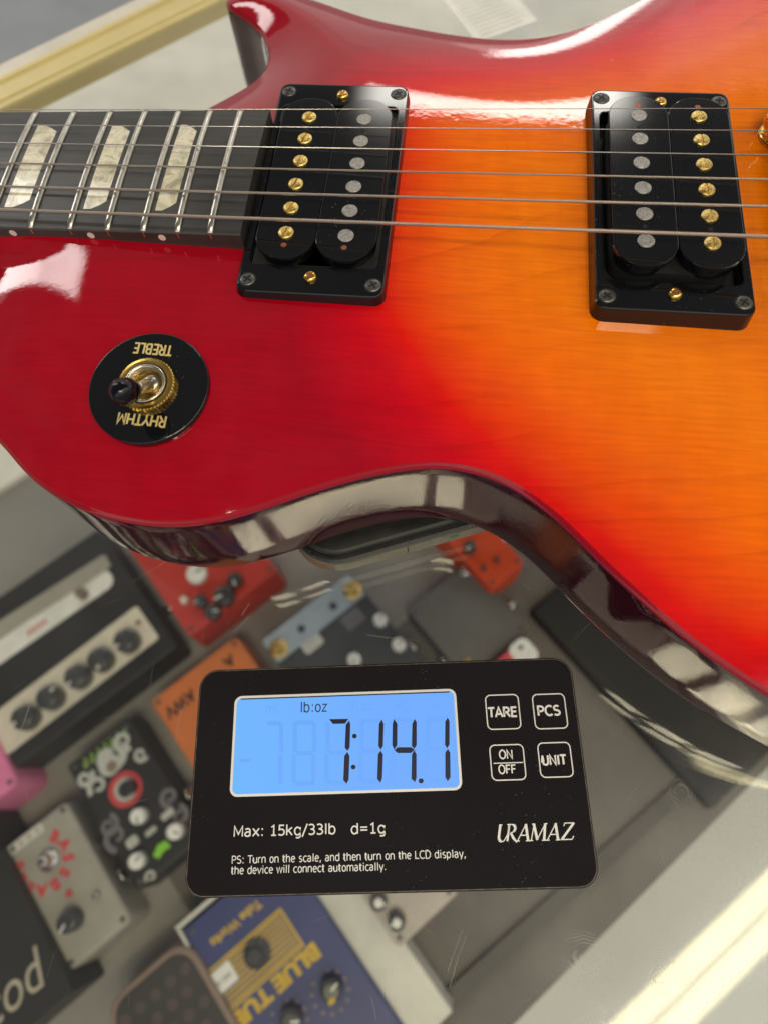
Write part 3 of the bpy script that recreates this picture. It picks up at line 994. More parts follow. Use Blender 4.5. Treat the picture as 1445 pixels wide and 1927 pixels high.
# pickups --------------------------------------------------------------------
def disc_screw(x, y, z, r, kind):
    mb = MB()
    if kind == 'pole':                                  # slotted dome head: two half domes and a floor
        th = SLOT + random.uniform(-0.18, 0.18)
        Mx = Matrix.Translation((x, y, z)) @ Matrix.Rotation(th, 4, 'Z')
        mb = MB(Mx)
        hwid = 0.30
        for s_ in (-1, 1):
            rings = []
            a0 = math.asin(hwid / r)
            for (rr, zz) in ((r, 0.0), (r, 0.35), (r * 0.9, 0.62), (r * 0.6, 0.82), (hwid * 1.15, 0.9)):
                aa = math.asin(min(0.98, hwid / rr))
                rings.append([(s_ * rr * math.sin(t), rr * math.cos(t) * s_, zz) for t in np.linspace(aa, PI - aa, 15)])
            mb.loft(rings, smooth=False, bottom=False)
        mb.lathe([(r * 0.98, -0.4), (r * 0.98, 0.25)], n=20)
    elif kind == 'slug':
        mb.lathe([(r, -0.4), (r, 0.12), (r * 0.93, 0.22)], x, y, z, 24)
    return mb


def cross_head(x, y, z, r, dome, ang, depth=0.5):
    """round or countersunk head with a cross recess, the recess as dark plates let into it"""
    mb = MB(Matrix.Translation((x, y, z)) @ Matrix.Rotation(ang, 4, 'Z'))
    w_ = r * 0.16
    L = r * 0.62
    cr = [(w_, w_), (w_, L), (-w_, L), (-w_, w_), (-L, w_), (-L, -w_), (-w_, -w_), (-w_, -L), (w_, -L), (w_, -w_), (L, -w_), (L, w_)]
    n = len(cr)
    def rad(p, f):
        a = math.atan2(p[1], p[0])
        return (r * f * math.cos(a), r * f * math.sin(a))
    mid = [(p[0] * 1.0, p[1] * 1.0) for p in cr]
    rings = [[(*rad(p, 1.0), -0.6) for p in cr], [(*rad(p, 1.0), 0.0) for p in cr], [(*rad(p, 0.93), dome * 0.55) for p in cr], [(*rad(p, 0.75), dome * 0.9) for p in cr], [(*p, dome) for p in mid], [(p[0] * 0.8, p[1] * 0.8, dome - depth) for p in mid]]
    # subdivide the outer circle a little by inserting the ring points at their own angles
    mb.loft(rings, smooth=False)
    return mb


def round_head(x, y, z, r, dome, ang):
    mb = MB(Matrix.Translation((x, y, z)) @ Matrix.Rotation(ang, 4, 'Z'))
    mb.lathe([(r, -0.8), (r, dome * 0.3), (r * 0.92, dome * 0.65), (r * 0.72, dome * 0.92), (r * 0.5, dome)], n=24)
    return mb


def head_recess(x, y, z, r, ang):
    mb = MB(Matrix.Translation((x, y, z)) @ Matrix.Rotation(ang, 4, 'Z'))
    w_, L = r * 0.13, r * 0.60
    for a in (0, PI / 2):
        c, s_ = math.cos(a), math.sin(a)
        mb.poly([(c * u - s_ * v, s_ * u + c * v, 0.02 + a * 0.002) for u, v in ((-L, -w_), (L, -w_), (L, w_), (-L, w_))])
    return mb


def pickup(cx, ztop, zbase, zpole, pitch, gold_first, tilt_lab, opening):
    global SLOT
    SLOT = -0.25 if gold_first else -0.1
    rm = MB(Matrix.Translation((cx, 0, 0)))
    n = 7
    def rr(ins, z, w_=44.4, h=90.6, r=3.2):
        return [(x, y, z) for x, y in rrect(w_ - 2 * ins, h - 2 * ins, max(r - ins, .3), n)]
    def ro(ins, z, r=2.2):
        return [(x, y, z) for x, y in rrect(39.2 - 2 * ins, 69.6 - 2 * ins, max(r - ins, .3), n)]
    rings = [rr(-0.9, zbase - 1.5), rr(-0.1, ztop - 0.7), rr(0.06, ztop - 0.28), rr(0.3, ztop - 0.06), rr(0.75, ztop), ro(-0.3, ztop), ro(-0.05, ztop - 0.2), ro(0, ztop - 0.6), ro(0, zbase - 1.5)]
    rm.loft(rings, closed=False, bottom=False, top=False)
    ring = rm.build('mounting_ring', M['black_ring'], gt, tilt_lab)
    bm_ = MB(Matrix.Translation((cx, 0, 0)))
    bm_.prism(rrect(38.9, 69.2, 1, n), zbase - 1.5, zbase + 1.3)
    bm_.prism(rrect(36.2, 66, 8, n), zbase, zpole - 4.5)
    bm_.build('pickup_base', M['black_matte'], ring)
    for s_ in (-1, 1):
        b2 = MB(Matrix.Translation((cx + s_ * 9.25, 0, 0)))
        prof = lambda ins, z: [(x, y, z) for x, y in rrect(18.35 - 2 * ins, 69.0 - 2 * ins, 8.6 - ins, 12)]
        b2.loft([prof(0.15, zpole - 1.5), prof(0, zpole - 1.3), prof(0, zpole - 0.22), prof(0.08, zpole - 0.07), prof(0.25, zpole)], bottom=True, top=True)
        b2.loft([prof(0.8, zpole - 5), prof(0.8, zpole - 1.45)], top=False)
        bob = b2.build('bobbin', M['black_plastic'], ring)
        gold = (s_ < 0) == gold_first
        for k in range(6):
            y = (k - 2.5) * pitch
            if gold:
                disc_screw(cx + s_ * 9.2, y, zpole + 0.05, 2.38, 'pole').build('pole_screw', M['gold_worn'], ring)
            else:
                disc_screw(cx + s_ * 9.2, y, zpole + 0.05, 2.45, 'slug').build('pole_slug', M['slug'], ring)
        for y in (-2 * pitch + 0.3, 2 * pitch - 0.3):
            hm_ = MB()
            hm_.poly([(a, b, zpole + 0.012) for a, b in circ(cx + s_ * 9.2, y, 0.75, 16)])
            hm_.build('bobbin_hole', M['hole_and_shade'], ring)
        cm = MB()
        for y in ((-2.5 * pitch - 4.6,) if gold_first else (2.5 * pitch + 4.6,)):
            cm.poly([(a, b, zpole + 0.012) for a, b in circ(cx + s_ * 9.2, y, 0.9, 16)])
        cm.build('rivet', M['copper'], ring)
    for sx in (-1, 1):
        for sy in (-1, 1):
            x, y = cx + sx * 19.0, sy * 41.0
            cm = MB()
            cm.poly([(a, b, ztop + 0.012) for a, b in circ(x, y, 2.75, 24)])
            cm.build('screw_seat', M['hole_and_shade'], ring)
            a = random.uniform(0, PI)
            sm = MB()
            sm.lathe([(2.4, 0.014), (2.35, 0.12), (1.9, 0.3), (1.2, 0.36)], x, y, ztop, 24)
            so = sm.build('ring_screw', M['black_screw'], ring)
            head_recess(x, y, ztop + 0.37, 2.4, a).build('ring_screw_recess', M['hole_and_shade'], ring)
    for sy in (-1, 1):
        a = random.uniform(0, PI)
        round_head(cx, sy * 39.3, ztop, 2.0, 1.3, a).build('height_screw', M['gold'], ring)
        head_recess(cx, sy * 39.3, ztop + 1.31, 1.9, a).build('height_screw_recess', M['copper'], ring)
    return ring


SLOT = 0.0
pickup(0.2, 0.0, -3.2, 2.6, 10.0, True, 'neck pickup in a thin black ring, gold screws on its left coil', 0)
pickup(106.0, 0.5, -5.6, 6.3, 10.25, False, 'bridge pickup in a tall black ring, gold screws on its right coil', 0)

# strings --------------------------------------------------------------------
LX = [(0, 206), (0, 234), (0, 268), (0, 306), (0, 350), (0, 394)]
RX = [(1445, 203), (1445, 245), (1445, 291), (1445, 337), (1445, 388), (1445, 445)]
dia = [0.24, 0.31, 0.40, 0.60, 0.82, 1.06]
BX = 147.0
ends = []
for k in range(6):
    zl, zrr = 3.0 + 0.10 * k, 11.2 + 0.25 * k
    a, b = at(*LX[k], zl), at(*RX[k], zrr)
    u = (b - a) / (b[0] - a[0])
    nut, br = a + u * (NUT - 2 - a[0]), a + u * (BX + k * 0.6 - a[0])
    nut[2] = fbz(NUT) + 2.2
    ends.append(br)
    r = dia[k] / 2
    st = MB()
    if k < 3:
        st.tube([nut, a, br], r, 8)
        mtl = M['string_plain']
    else:
        pitch = 0.30 + 0.09 * (k - 3)
        N = int((br[0] - a[0]) / pitch)
        pts, rs = [nut], [r]
        for i in range(N * 2 + 1):
            pts.append(a + (br - a) * i / (N * 2))
            rs.append(r * (1.05 if i % 2 else 0.86))
        st.tube(pts, rs, 8, smooth=False)
        mtl = M['string_wound']
    st.tube([br, (br[0] + 42, br[1], topz(br[0] + 42, br[1]) + 9)], r, 8)
    st.build('string', mtl, gt)

# bridge, tailpiece, knobs (mostly outside the frame) -------------------------
bm_ = MB()
byc = (ends[0][1] + ends[5][1]) / 2
bm_.plate(11, 84, 5, 4.0, 9.6, 0.8, BX + 1.5, byc)
bro = bm_.build('bridge', M['gold'], gt)
for k in range(6):
    sm = MB()
    e = ends[k]
    sm.loft([[(e[0] - 3, e[1] - 3.2, 6), (e[0] + 4, e[1] - 3.2, 6), (e[0] + 4, e[1] + 3.2, 6), (e[0] - 3, e[1] + 3.2, 6)], [(e[0] - 0.4, e[1] - 2.4, e[2] - dia[k] / 2), (e[0] + 0.4, e[1] - 2.4, e[2] - dia[k] / 2), (e[0] + 0.4, e[1] + 2.4, e[2] - dia[k] / 2), (e[0] - 0.4, e[1] + 2.4, e[2] - dia[k] / 2)]])
    sm.build('saddle', M['gold_worn'], bro)
for cxy in ((146.5, 33.5), (148.5, -41.0)):
    tz0 = float(topz(*cxy))
    pm = MB()
    pm.lathe([(7.2, 0), (7.2, 0.9), (6.6, 1.4), (2.6, 1.5), (2.6, 3.4)], *cxy, tz0, 40)
    pm.lathe([(7.0, 3.6), (7.3, 3.9, 1), (7.3, 6.6, 1), (6.8, 7.0), (3, 7.1), (3, 11)], *cxy, tz0, 72, smooth=False, knurl=1, kd=0.3)
    pm.build('bridge_post', M['gold'], bro)
tp = MB()
tp.plate(16, 100, 7, -1, 9, 2.5, BX + 45, byc)
for s_ in (-1, 1):
    tp.lathe([(7, -8), (7, 9), (6, 10)], BX + 46, byc + s_ * 41, 0, 24)
tp.build('tailpiece', M['gold'], gt)
M['amber_knob'] = mat('black_knob', (0.015, 0.014, 0.014), 0.2, coat=0.5)
kn = None
for (kx, ky) in ((176, 108), (222, 118), (206, 70), (252, 78)):
    z0 = float(topz(kx, ky))
    km = MB()
    km.lathe([(12.5, 0.6), (12.8, 1.2, 1), (11.2, 12, 1), (10.6, 12.8), (9.5, 13)], kx, ky, z0, 60, smooth=False, knurl=1, kd=0.35)
    km.build('control_knob', M['amber_knob'], gt)

# toggle switch ---------------------------------------------------------------
sxy = np.array([-43.6, -76.2])
for _ in range(6):
    sxy = np.array(at(279, 727, float(topz(*sxy)) + 1.2)[:2])
nrm = topn(sxy[:1], sxy[1:])[0]
sz = float(topz(*sxy))
zq = Vector(nrm)
xq = Vector((1, 0, 0)); xq = (xq - zq * xq.dot(zq)).normalized()
SW = Matrix.Translation((sxy[0], sxy[1], sz)) @ Matrix((xq, zq.cross(xq), zq)).transposed().to_4x4()
wm = MB(SW)
wm.lathe([(17.4, -1.6), (17.4, 0.9), (17.2, 1.15), (16.9, 1.25)], n=72)
sw = wm.build('switch_washer', M['black_ring'], gt, 'round black washer lettered TREBLE and RHYTHM')
nm = MB(SW)
kn_ = [(7.7, 1.25), (8.3, 1.4, 1), (8.3, 2.9, 1), (7.9, 3.3), (7.2, 3.4), (6.3, 3.4)]
nm.lathe(kn_, n=96, smooth=False, knurl=1, kd=0.38)
nm.f.pop(); nm.s.pop()
nm.build('switch_nut', M['gold'], sw)
cm = MB(SW)
rings = [[(x, y, z) for x, y in circ(0, 0, r, 48)] for r, z in ((5.9, 2.8), (5.9, 3.6), (5.75, 3.85), (5.3, 3.85), (5.0, 3.5), (4.5, 1.6), (4.3, 0.9))]
cm.loft(rings, bottom=False, top=False, smooth=True)
cm.build('switch_bushing', M['nickel'], sw)
hm_ = MB(SW)
hm_.poly([(x, y, 0.95) for x, y in circ(0, 0, 4.5, 32)])
hm_.build('switch_opening', M['hole_and_shade'], sw)
L0 = Vector((0.5, 0.4, 1.6))
LD = Vector((-0.06, -0.56, 0.82)).normalized()
lv = MB(SW)
lv.tube([L0 - LD * 1, L0 + LD * 2, L0 + LD * 5, L0 + LD * 10.6], [2.0, 1.9, 1.8, 1.8], 24)
lv.lathe([(0.3, 0.96), (2.4, 1.0), (2.9, 1.4), (2.5, 2.1), (1.4, 2.6), (0.3, 2.7)], 0.7, 0.9, 0, 24)
lv.build('switch_lever', M['nickel'], sw)
tm = MB(SW)
prof = [(0.0, 2.3), (1.0, 3.2), (2.5, 3.55), (4.5, 3.7), (6.0, 3.45), (7.2, 2.9), (8.0, 2.1), (8.45, 1.3), (8.65, 0.6), (8.7, 0.05)]
tm.tube([L0 + LD * (9.2 + s_) for s_, _ in prof], [r for _, r in prof], 28)
M['tip'] = mat('black_switch_tip', (0.004, 0.003, 0.006), 0.04, spec=0.35)
tm.build('switch_tip', M['tip'], sw)
for word, px, py, wd in (('TREBLE', 291, 661, 11.6), ('RHYTHM', 264, 787, 14.2)):
    p = at(px, py, sz + 1.3)
    loc = SW.inverted() @ Vector(p)
    mt = SW @ Matrix.Translation((loc.x, loc.y, 1.25)) @ Matrix.Rotation(PI - 0.02, 4, 'Z')
    stroke_text(word, mt @ Matrix.Translation((0, -1.65, 0)), wd, hw=0.085, depth=0.1, cap=3.3).build('lettering', M['gold_letter'], sw)

# ------------------------------------------------------------------ scale platform under the guitar
pe0, pe1 = at(645, 1075, ZG + 5), at(889, 1006, ZG + 5)
PA = math.degrees(math.atan2(pe1[1] - pe0[1], pe1[0] - pe0[0]))
ple = at(564, 1058, ZG + 6)                               # its left end
pd = (pe1 - pe0) / np.linalg.norm(pe1 - pe0)
pf = pe0 + pd * ((ple - pe0) @ pd)
PM = frame(float(pf[0]), float(pf[1]), ZG, PA)
sp = thing('scale_platform', 'black scale platform with grey metal rim under the guitar waist', 'scale platform', (float(pf[0]) + 60, float(pf[1]) + 90, ZG))
M['plat_side'] = mat('grey_metal_rim', (0.17, 0.16, 0.13), 0.3, metal=0.4, vary=0.08, vscale=40)
M['p_gap_shade'] = mat('black_gap_shade', (0.004, 0.004, 0.004), 0.6)  # black that stands for the dark gap under the platform
M['plat_top'] = mat('black_rubber_top', (0.010, 0.010, 0.010), 0.42, vary=0.5, vscale=150, spot=1.6)
cx_, cy_, pw, ph = 88, 80, 176, 160
pb = MB(PM)
R_ = lambda ins, z: [(x, y, z) for x, y in rrect(pw - 2 * ins, ph - 2 * ins, 17 - ins, 10, cx_, cy_)]
pb.loft([R_(0.3, 4.4), R_(0, 4.7), R_(0, 11.6)], smooth=False)
pb.build('metal_rim', M['plat_side'], sp)
pb = MB(PM)
pb.loft([R_(2.4, 1.4), R_(1.0, 2.2), R_(0.7, 4.4)], smooth=False)  # black block added to darken the gap below the rim
pb.build('gap_shade', M['p_gap_shade'], sp)
pb = MB(PM)
pb.loft([R_(0.7, 11.6), R_(0.5, 12.4), R_(1.4, 13.0), R_(1.6, 12.4), R_(2.6, 12.4), R_(2.7, 14.6), R_(3.2, 15.2), R_(4.2, 15.45)], smooth=False)
pb.build('top_pad', M['plat_top'], sp)
for a, b in ((24, 22), (150, 22), (24, 138), (150, 138)):
    fm = MB(PM)
    fm.lathe([(7, 0.05), (7.5, 3.2)], a, b, 0, 20)
    fm.build('rubber_foot', M['black_matte'], sp)
sm = MB(PM)
seam = PM.inverted() @ Vector(at(766, 1030, ZG + 8))
sm.box(seam.x - 0.2, seam.x + 0.2, cy_ - ph / 2 - 0.03, cy_ - ph / 2 + 1, 5.2, 11.5)
sm.build('rim_seam', M['hole_and_shade'], sp)
led = PM.inverted() @ Vector(at(853, 1003, ZG + 9))
lm = MB(PM)
lm.M = PM @ Matrix.Translation((led.x, cy_ - ph / 2 - 0.04, 9.0)) @ Matrix.Rotation(PI / 2, 4, 'X')
lm.prism(rrect(3.2, 1.2, 0.6, 5), -0.1, 0.12)
M['green'] = mat('green_lamp', (0.01, 0.12, 0.03), 0.3)
lm.build('indicator', M['green'], sp)

# ------------------------------------------------------------------ display unit of the scale
ZD = -64.0
dc = [at(a, b, ZD) for a, b in ((371, 1259), (1076, 1239), (1128, 1669), (352, 1696))]
ctr_d = sum(dc) / 4
ang = math.degrees(math.atan2(dc[1][1] - dc[0][1] + dc[2][1] - dc[3][1], dc[1][0] - dc[0][0] + dc[2][0] - dc[3][0]))
DW = float(np.linalg.norm(dc[1] - dc[0]) + np.linalg.norm(dc[2] - dc[3])) / 2
DH = float(np.linalg.norm(dc[3] - dc[0]) + np.linalg.norm(dc[2] - dc[1])) / 2
DM = frame(float(ctr_d[0]), float(ctr_d[1]), 0, ang)
DI = DM.inverted()
du = thing('scale_display', 'flat black scale readout with lit blue screen showing 7:14.1 on the glass', 'scale display', (float(ctr_d[0]), float(ctr_d[1]), ZG))


def dl(px, py, z=ZD):
    p = DI @ Vector(at(px, py, z))
    return (p.x, p.y)


M['acrylic'] = mat('black_acrylic', (0.012, 0.010, 0.011), 0.06, spec=0.5, spot=0.5)
M['case'] = mat('black_case', (0.015, 0.014, 0.014), 0.45, vary=0.3, bump=0.4, bscale=1500)
b = MB(DM)
Rd = lambda ins, z: [(x, y, z) for x, y in rrect(DW - 2 * ins, DH - 2 * ins, 6.0 - ins, 10)]
b.loft([Rd(2.5, ZG + 0.6), Rd(1.0, ZG + 1.6), Rd(0.45, ZD - 2.0), Rd(0.1, ZD - 1.0), Rd(0, ZD - 0.55)], smooth=False)
b.build('case', M['case'], du)
b = MB(DM)
b.loft([Rd(0, ZD - 0.55), Rd(0.05, ZD - 0.3), Rd(0.35, ZD - 0.02)], top=False, bottom=False)
b.loft([Rd(0.35, ZD - 0.02), Rd(0.6, ZD - 0.22), Rd(0.95, ZD), Rd(1.1, ZD)])
fp = b.build('front_panel', M['acrylic'], du)
M['edge'] = mat('brown_edge_wear', (0.10, 0.075, 0.06), 0.5, vary=0.6, vscale=500)
wm = MB(DM)
wm.loft([Rd(0.40, ZD + 0.03), Rd(0.62, ZD + 0.03)], top=False, bottom=False)
wm.build('rim_line', M['edge'], fp)
lc = [dl(a, b) for a, b in ((441, 1309), (858, 1298), (869, 1487), (434, 1501))]
lcx, lcy = sum(p[0] for p in lc) / 4, sum(p[1] for p in lc) / 4
LW = (lc[1][0] - lc[0][0] + lc[2][0] - lc[3][0]) / 2
LH = (lc[0][1] - lc[3][1] + lc[1][1] - lc[2][1]) / 2
fr = MB(DM)
Rl = lambda ins, z: [(x, y, z) for x, y in rrect(LW - 2 * ins, LH - 2 * ins, 2.4 - ins, 6, lcx, lcy)]
fr.loft([Rl(0, ZD + 0.01), Rl(0, ZD + 0.05), Rl(0.75, ZD + 0.05), Rl(0.75, ZD + 0.01)], top=False, bottom=False)
fr.build('screen_frame', M['white_print'], fp)


def lcd_mat():
    m = bpy.data.materials.new('blue_backlit_screen')
    m.use_nodes = True
    t = NT(m.node_tree)
    oc = t.n('ShaderNodeTexCoord').outputs['Object']
    nz = t.n('ShaderNodeTexNoise', {'Vector': oc, 'Scale': 25.0, 'Detail': 1.0}).outputs[0]
    gx_ = t.n('ShaderNodeSeparateXYZ', {0: oc}).outputs[0]
    col = t.mix(t.math('MULTIPLY_ADD', nz, 0.5, t.step(gx_, -0.055, 0.02)), (0.150, 0.475, 1.0, 1), (0.160, 0.405, 1.0, 1))
    b = t.n('ShaderNodeBsdfPrincipled', {'Base Color': (0.02, 0.03, 0.05, 1), 'Roughness': 0.25, 'Emission Color': col, 'Emission Strength': 0.97})
    t.n('ShaderNodeOutputMaterial', {'Surface': b.outputs[0]})
    return m


M['lcd'] = lcd_mat()
M['ghost'] = mat('unlit_segment', (0.02, 0.03, 0.05), 0.4, emis=(0.13, 0.375, 0.95), es=0.97)
b = MB(DM)
b.poly([(x, y, ZD + 0.02) for x, y in rrect(LW - 1.5, LH - 1.5, 1.6, 6, lcx, lcy)])
scr = b.build('screen', M['lcd'], fp)
b = MB(DM)
b.poly([(lcx - LW / 2 + 2.2, lcy + LH / 2 - 1.15, ZD + 0.03), (lcx + LW / 2 - 2.2, lcy + LH / 2 - 1.15, ZD + 0.03), (lcx + LW / 2 - 1.6, lcy + LH / 2 - 0.76, ZD + 0.03), (lcx - LW / 2 + 1.6, lcy + LH / 2 - 0.76, ZD + 0.03)])
b.build('screen_inner_shadow', M['hole_and_shade'], fp)  # dark strip painting the inner shadow below the top of the frame


def zp(zx, zy):
    x, y = dl(420 + zx * 0.31834, 1280 + zy * 0.31834)
    return (x, y)


SEG = {'digit_seven': [[(627, 232), (742, 230), (722, 258), (650, 260)], [(746, 240), (753, 262), (749, 400), (735, 420), (720, 400), (726, 265)], [(735, 425), (748, 450), (743, 590), (730, 614), (711, 592), (717, 450)]],
       'digit_one': [[(938, 233), (949, 260), (945, 390), (932, 413), (918, 390), (922, 260)], [(931, 418), (945, 440), (940, 580), (930, 608), (911, 585), (916, 440)]],
       'digit_four': [[(1009, 230), (1028, 260), (1027, 385), (1010, 412), (998, 385), (1000, 260)], [(1010, 415), (1030, 398), (1110, 398), (1130, 413), (1108, 432), (1030, 432)], [(1131, 230), (1142, 250), (1142, 385), (1128, 408), (1113, 390), (1116, 260)], [(1128, 415), (1141, 440), (1141, 580), (1132, 604), (1111, 585), (1114, 440)]],
       'last_digit_one': [[(1326, 223), (1336, 245), (1336, 380), (1323, 404), (1309, 385), (1311, 245)], [(1326, 408), (1340, 430), (1342, 575), (1326, 599), (1311, 575), (1311, 430)]]}
for nme, polys in SEG.items():
    b = MB(DM)
    for P in polys:
        b.poly([(*zp(*p), ZD + 0.05) for p in P[::-1]])
    b.build('screen_digit', M['lcd_black'], fp)
for cx, cy, r in ((777, 332, 14), (770, 515, 14), (1168, 597, 15)):
    b = MB(DM)
    b.poly([(*zp(cx + r * math.cos(-t), cy + r * math.sin(t) * -1), ZD + 0.05) for t in np.linspace(0, 2 * PI, 20, endpoint=False)])
    b.build('screen_dot', M['lcd_black'], fp)
b = MB(DM)
for x0, x1, y0, segs in ((245, 357, 243, 'abc'), (412, 552, 240, 'abcdef g'), (606, 748, 236, 'defg'), (806, 948, 228, 'adefg'), (1000, 1140, 222, 'ae'), (1195, 1338, 216, 'adefg')):
    h_ = 385
    wd = 26
    yy0, ym, y1 = y0, y0 + h_ / 2, y0 + h_
    xx0, xx1 = x0, x1
    boxes = {'a': (xx0 + 15, yy0, xx1 - 15, yy0 + wd), 'g': (xx0 + 20, ym - wd / 2, xx1 - 20, ym + wd / 2), 'd': (xx0 + 15, y1 - wd, xx1 - 15, y1), 'f': (xx0, yy0 + 15, xx0 + wd, ym - 8), 'e': (xx0 - 6, ym + 8, xx0 + wd - 6, y1 - 15), 'b': (xx1 - wd, yy0 + 15, xx1, ym - 8), 'c': (xx1 - wd - 5, ym + 8, xx1 - 5, y1 - 15)}
    for c in segs:
        if c in boxes:
            p, q_, r, s_ = boxes[c]
            b.poly([(*zp(*v), ZD + 0.035) for v in ((p, s_), (r, s_), (r, q_), (p, q_))])
b.poly([(*zp(*v), ZD + 0.035) for v in ((100, 488), (165, 486), (165, 466), (100, 468))])
b.build('unlit_segments', M['ghost'], fp)


def stext(body, px0, px1, py, cap_px, m, hw=0.065, z=0.045):
    """lettering from px0 to px1 with its baseline through py (measured), capitals cap_px high"""
    a, b_ = dl(px0, py[0] if isinstance(py, tuple) else py), dl(px1, py[1] if isinstance(py, tuple) else py)
    xm, ym = (a[0] + b_[0]) / 2, (a[1] + b_[1]) / 2
    _, y1 = dl((px0 + px1) / 2, (py if not isinstance(py, tuple) else sum(py) / 2) - cap_px)
    _, y0 = dl((px0 + px1) / 2, py if not isinstance(py, tuple) else sum(py) / 2)
    return stroke_text(body, DM @ Matrix.Translation((xm, ym, ZD)), b_[0] - a[0], hw=hw, depth=z, cap=y1 - y0).build('lettering', m, fp)


M['lcd_text'] = mat('lcd_text', (0.012, 0.02, 0.05), 0.4)
stext('lb:oz', 565, 616, (1341, 1339), 19, M['lcd_text'], 0.06)
for tx, px0, px1 in (('ml', 500, 523), ('fl.oz', 661, 702), ('kg', 748, 771), ('tl', 816, 832)):
    stext(tx, px0, px1, 1340 - (px0 - 565) * 0.03, 17, M['ghost'])
stext('Max: 15kg/33lb', 439, 633, (1574, 1571), 19.5, M['white_print'], 0.07)
stext('d=1g', 660, 726, (1570, 1568), 19.5, M['white_print'], 0.07)
stext('PS: Turn on the scale, and then turn on the LCD display,', 436, 877, (1624, 1616), 14.5, M['white_print'], 0.062)
stext('the device will connect automatically.', 435, 727, (1644, 1640), 14.5, M['white_print'], 0.062)
for body, px, py, wpx, hpx, corners in (('TARE', 946, 1341, 55, 19, ((911, 1308), (975, 1306), (981, 1372), (917, 1375))), ('PCS', 1033, 1338, 44, 19, ((1000, 1307), (1062, 1304), (1069, 1371), (1006, 1374))),
                                        (None, 955, 1435, 0, 0, ((919, 1402), (985, 1400), (990, 1468), (925, 1471))), ('UNIT', 1043, 1431, 46, 19, ((1009, 1398), (1071, 1396), (1081, 1463), (1017, 1465)))):
    q_ = [dl(*c) for c in corners]
    x0, x1 = (q_[0][0] + q_[3][0]) / 2, (q_[1][0] + q_[2][0]) / 2
    y1, y0 = (q_[0][1] + q_[1][1]) / 2, (q_[2][1] + q_[3][1]) / 2
    b = MB(DM)
    Rb = lambda ins, z: [(x, y, z) for x, y in rrect(x1 - x0 - 2 * ins, y1 - y0 - 2 * ins, 1.7 - ins, 6, (x0 + x1) / 2, (y0 + y1) / 2)]
    b.loft([Rb(0, ZD + 0.03), Rb(0.36, ZD + 0.03)], top=False, bottom=False)
    if not body:
        a0, a1 = dl(928, 1437), dl(984, 1433)
        b.poly([(a0[0], a0[1] - .15, ZD + .03), (a1[0], a0[1] - .15, ZD + .03), (a1[0], a0[1] + .15, ZD + .03), (a0[0], a0[1] + .15, ZD + .03)])
    b.build('button_outline', M['white_print'], fp)
    if body:
        stext(body, px - wpx / 2, px + wpx / 2, py + hpx / 2 - 1, hpx - 1, M['white_print'], 0.105)
stext('ON', 939, 965, 1428, 16, M['white_print'], 0.085)
stext('OFF', 938, 971, 1456, 16, M['white_print'], 0.085)


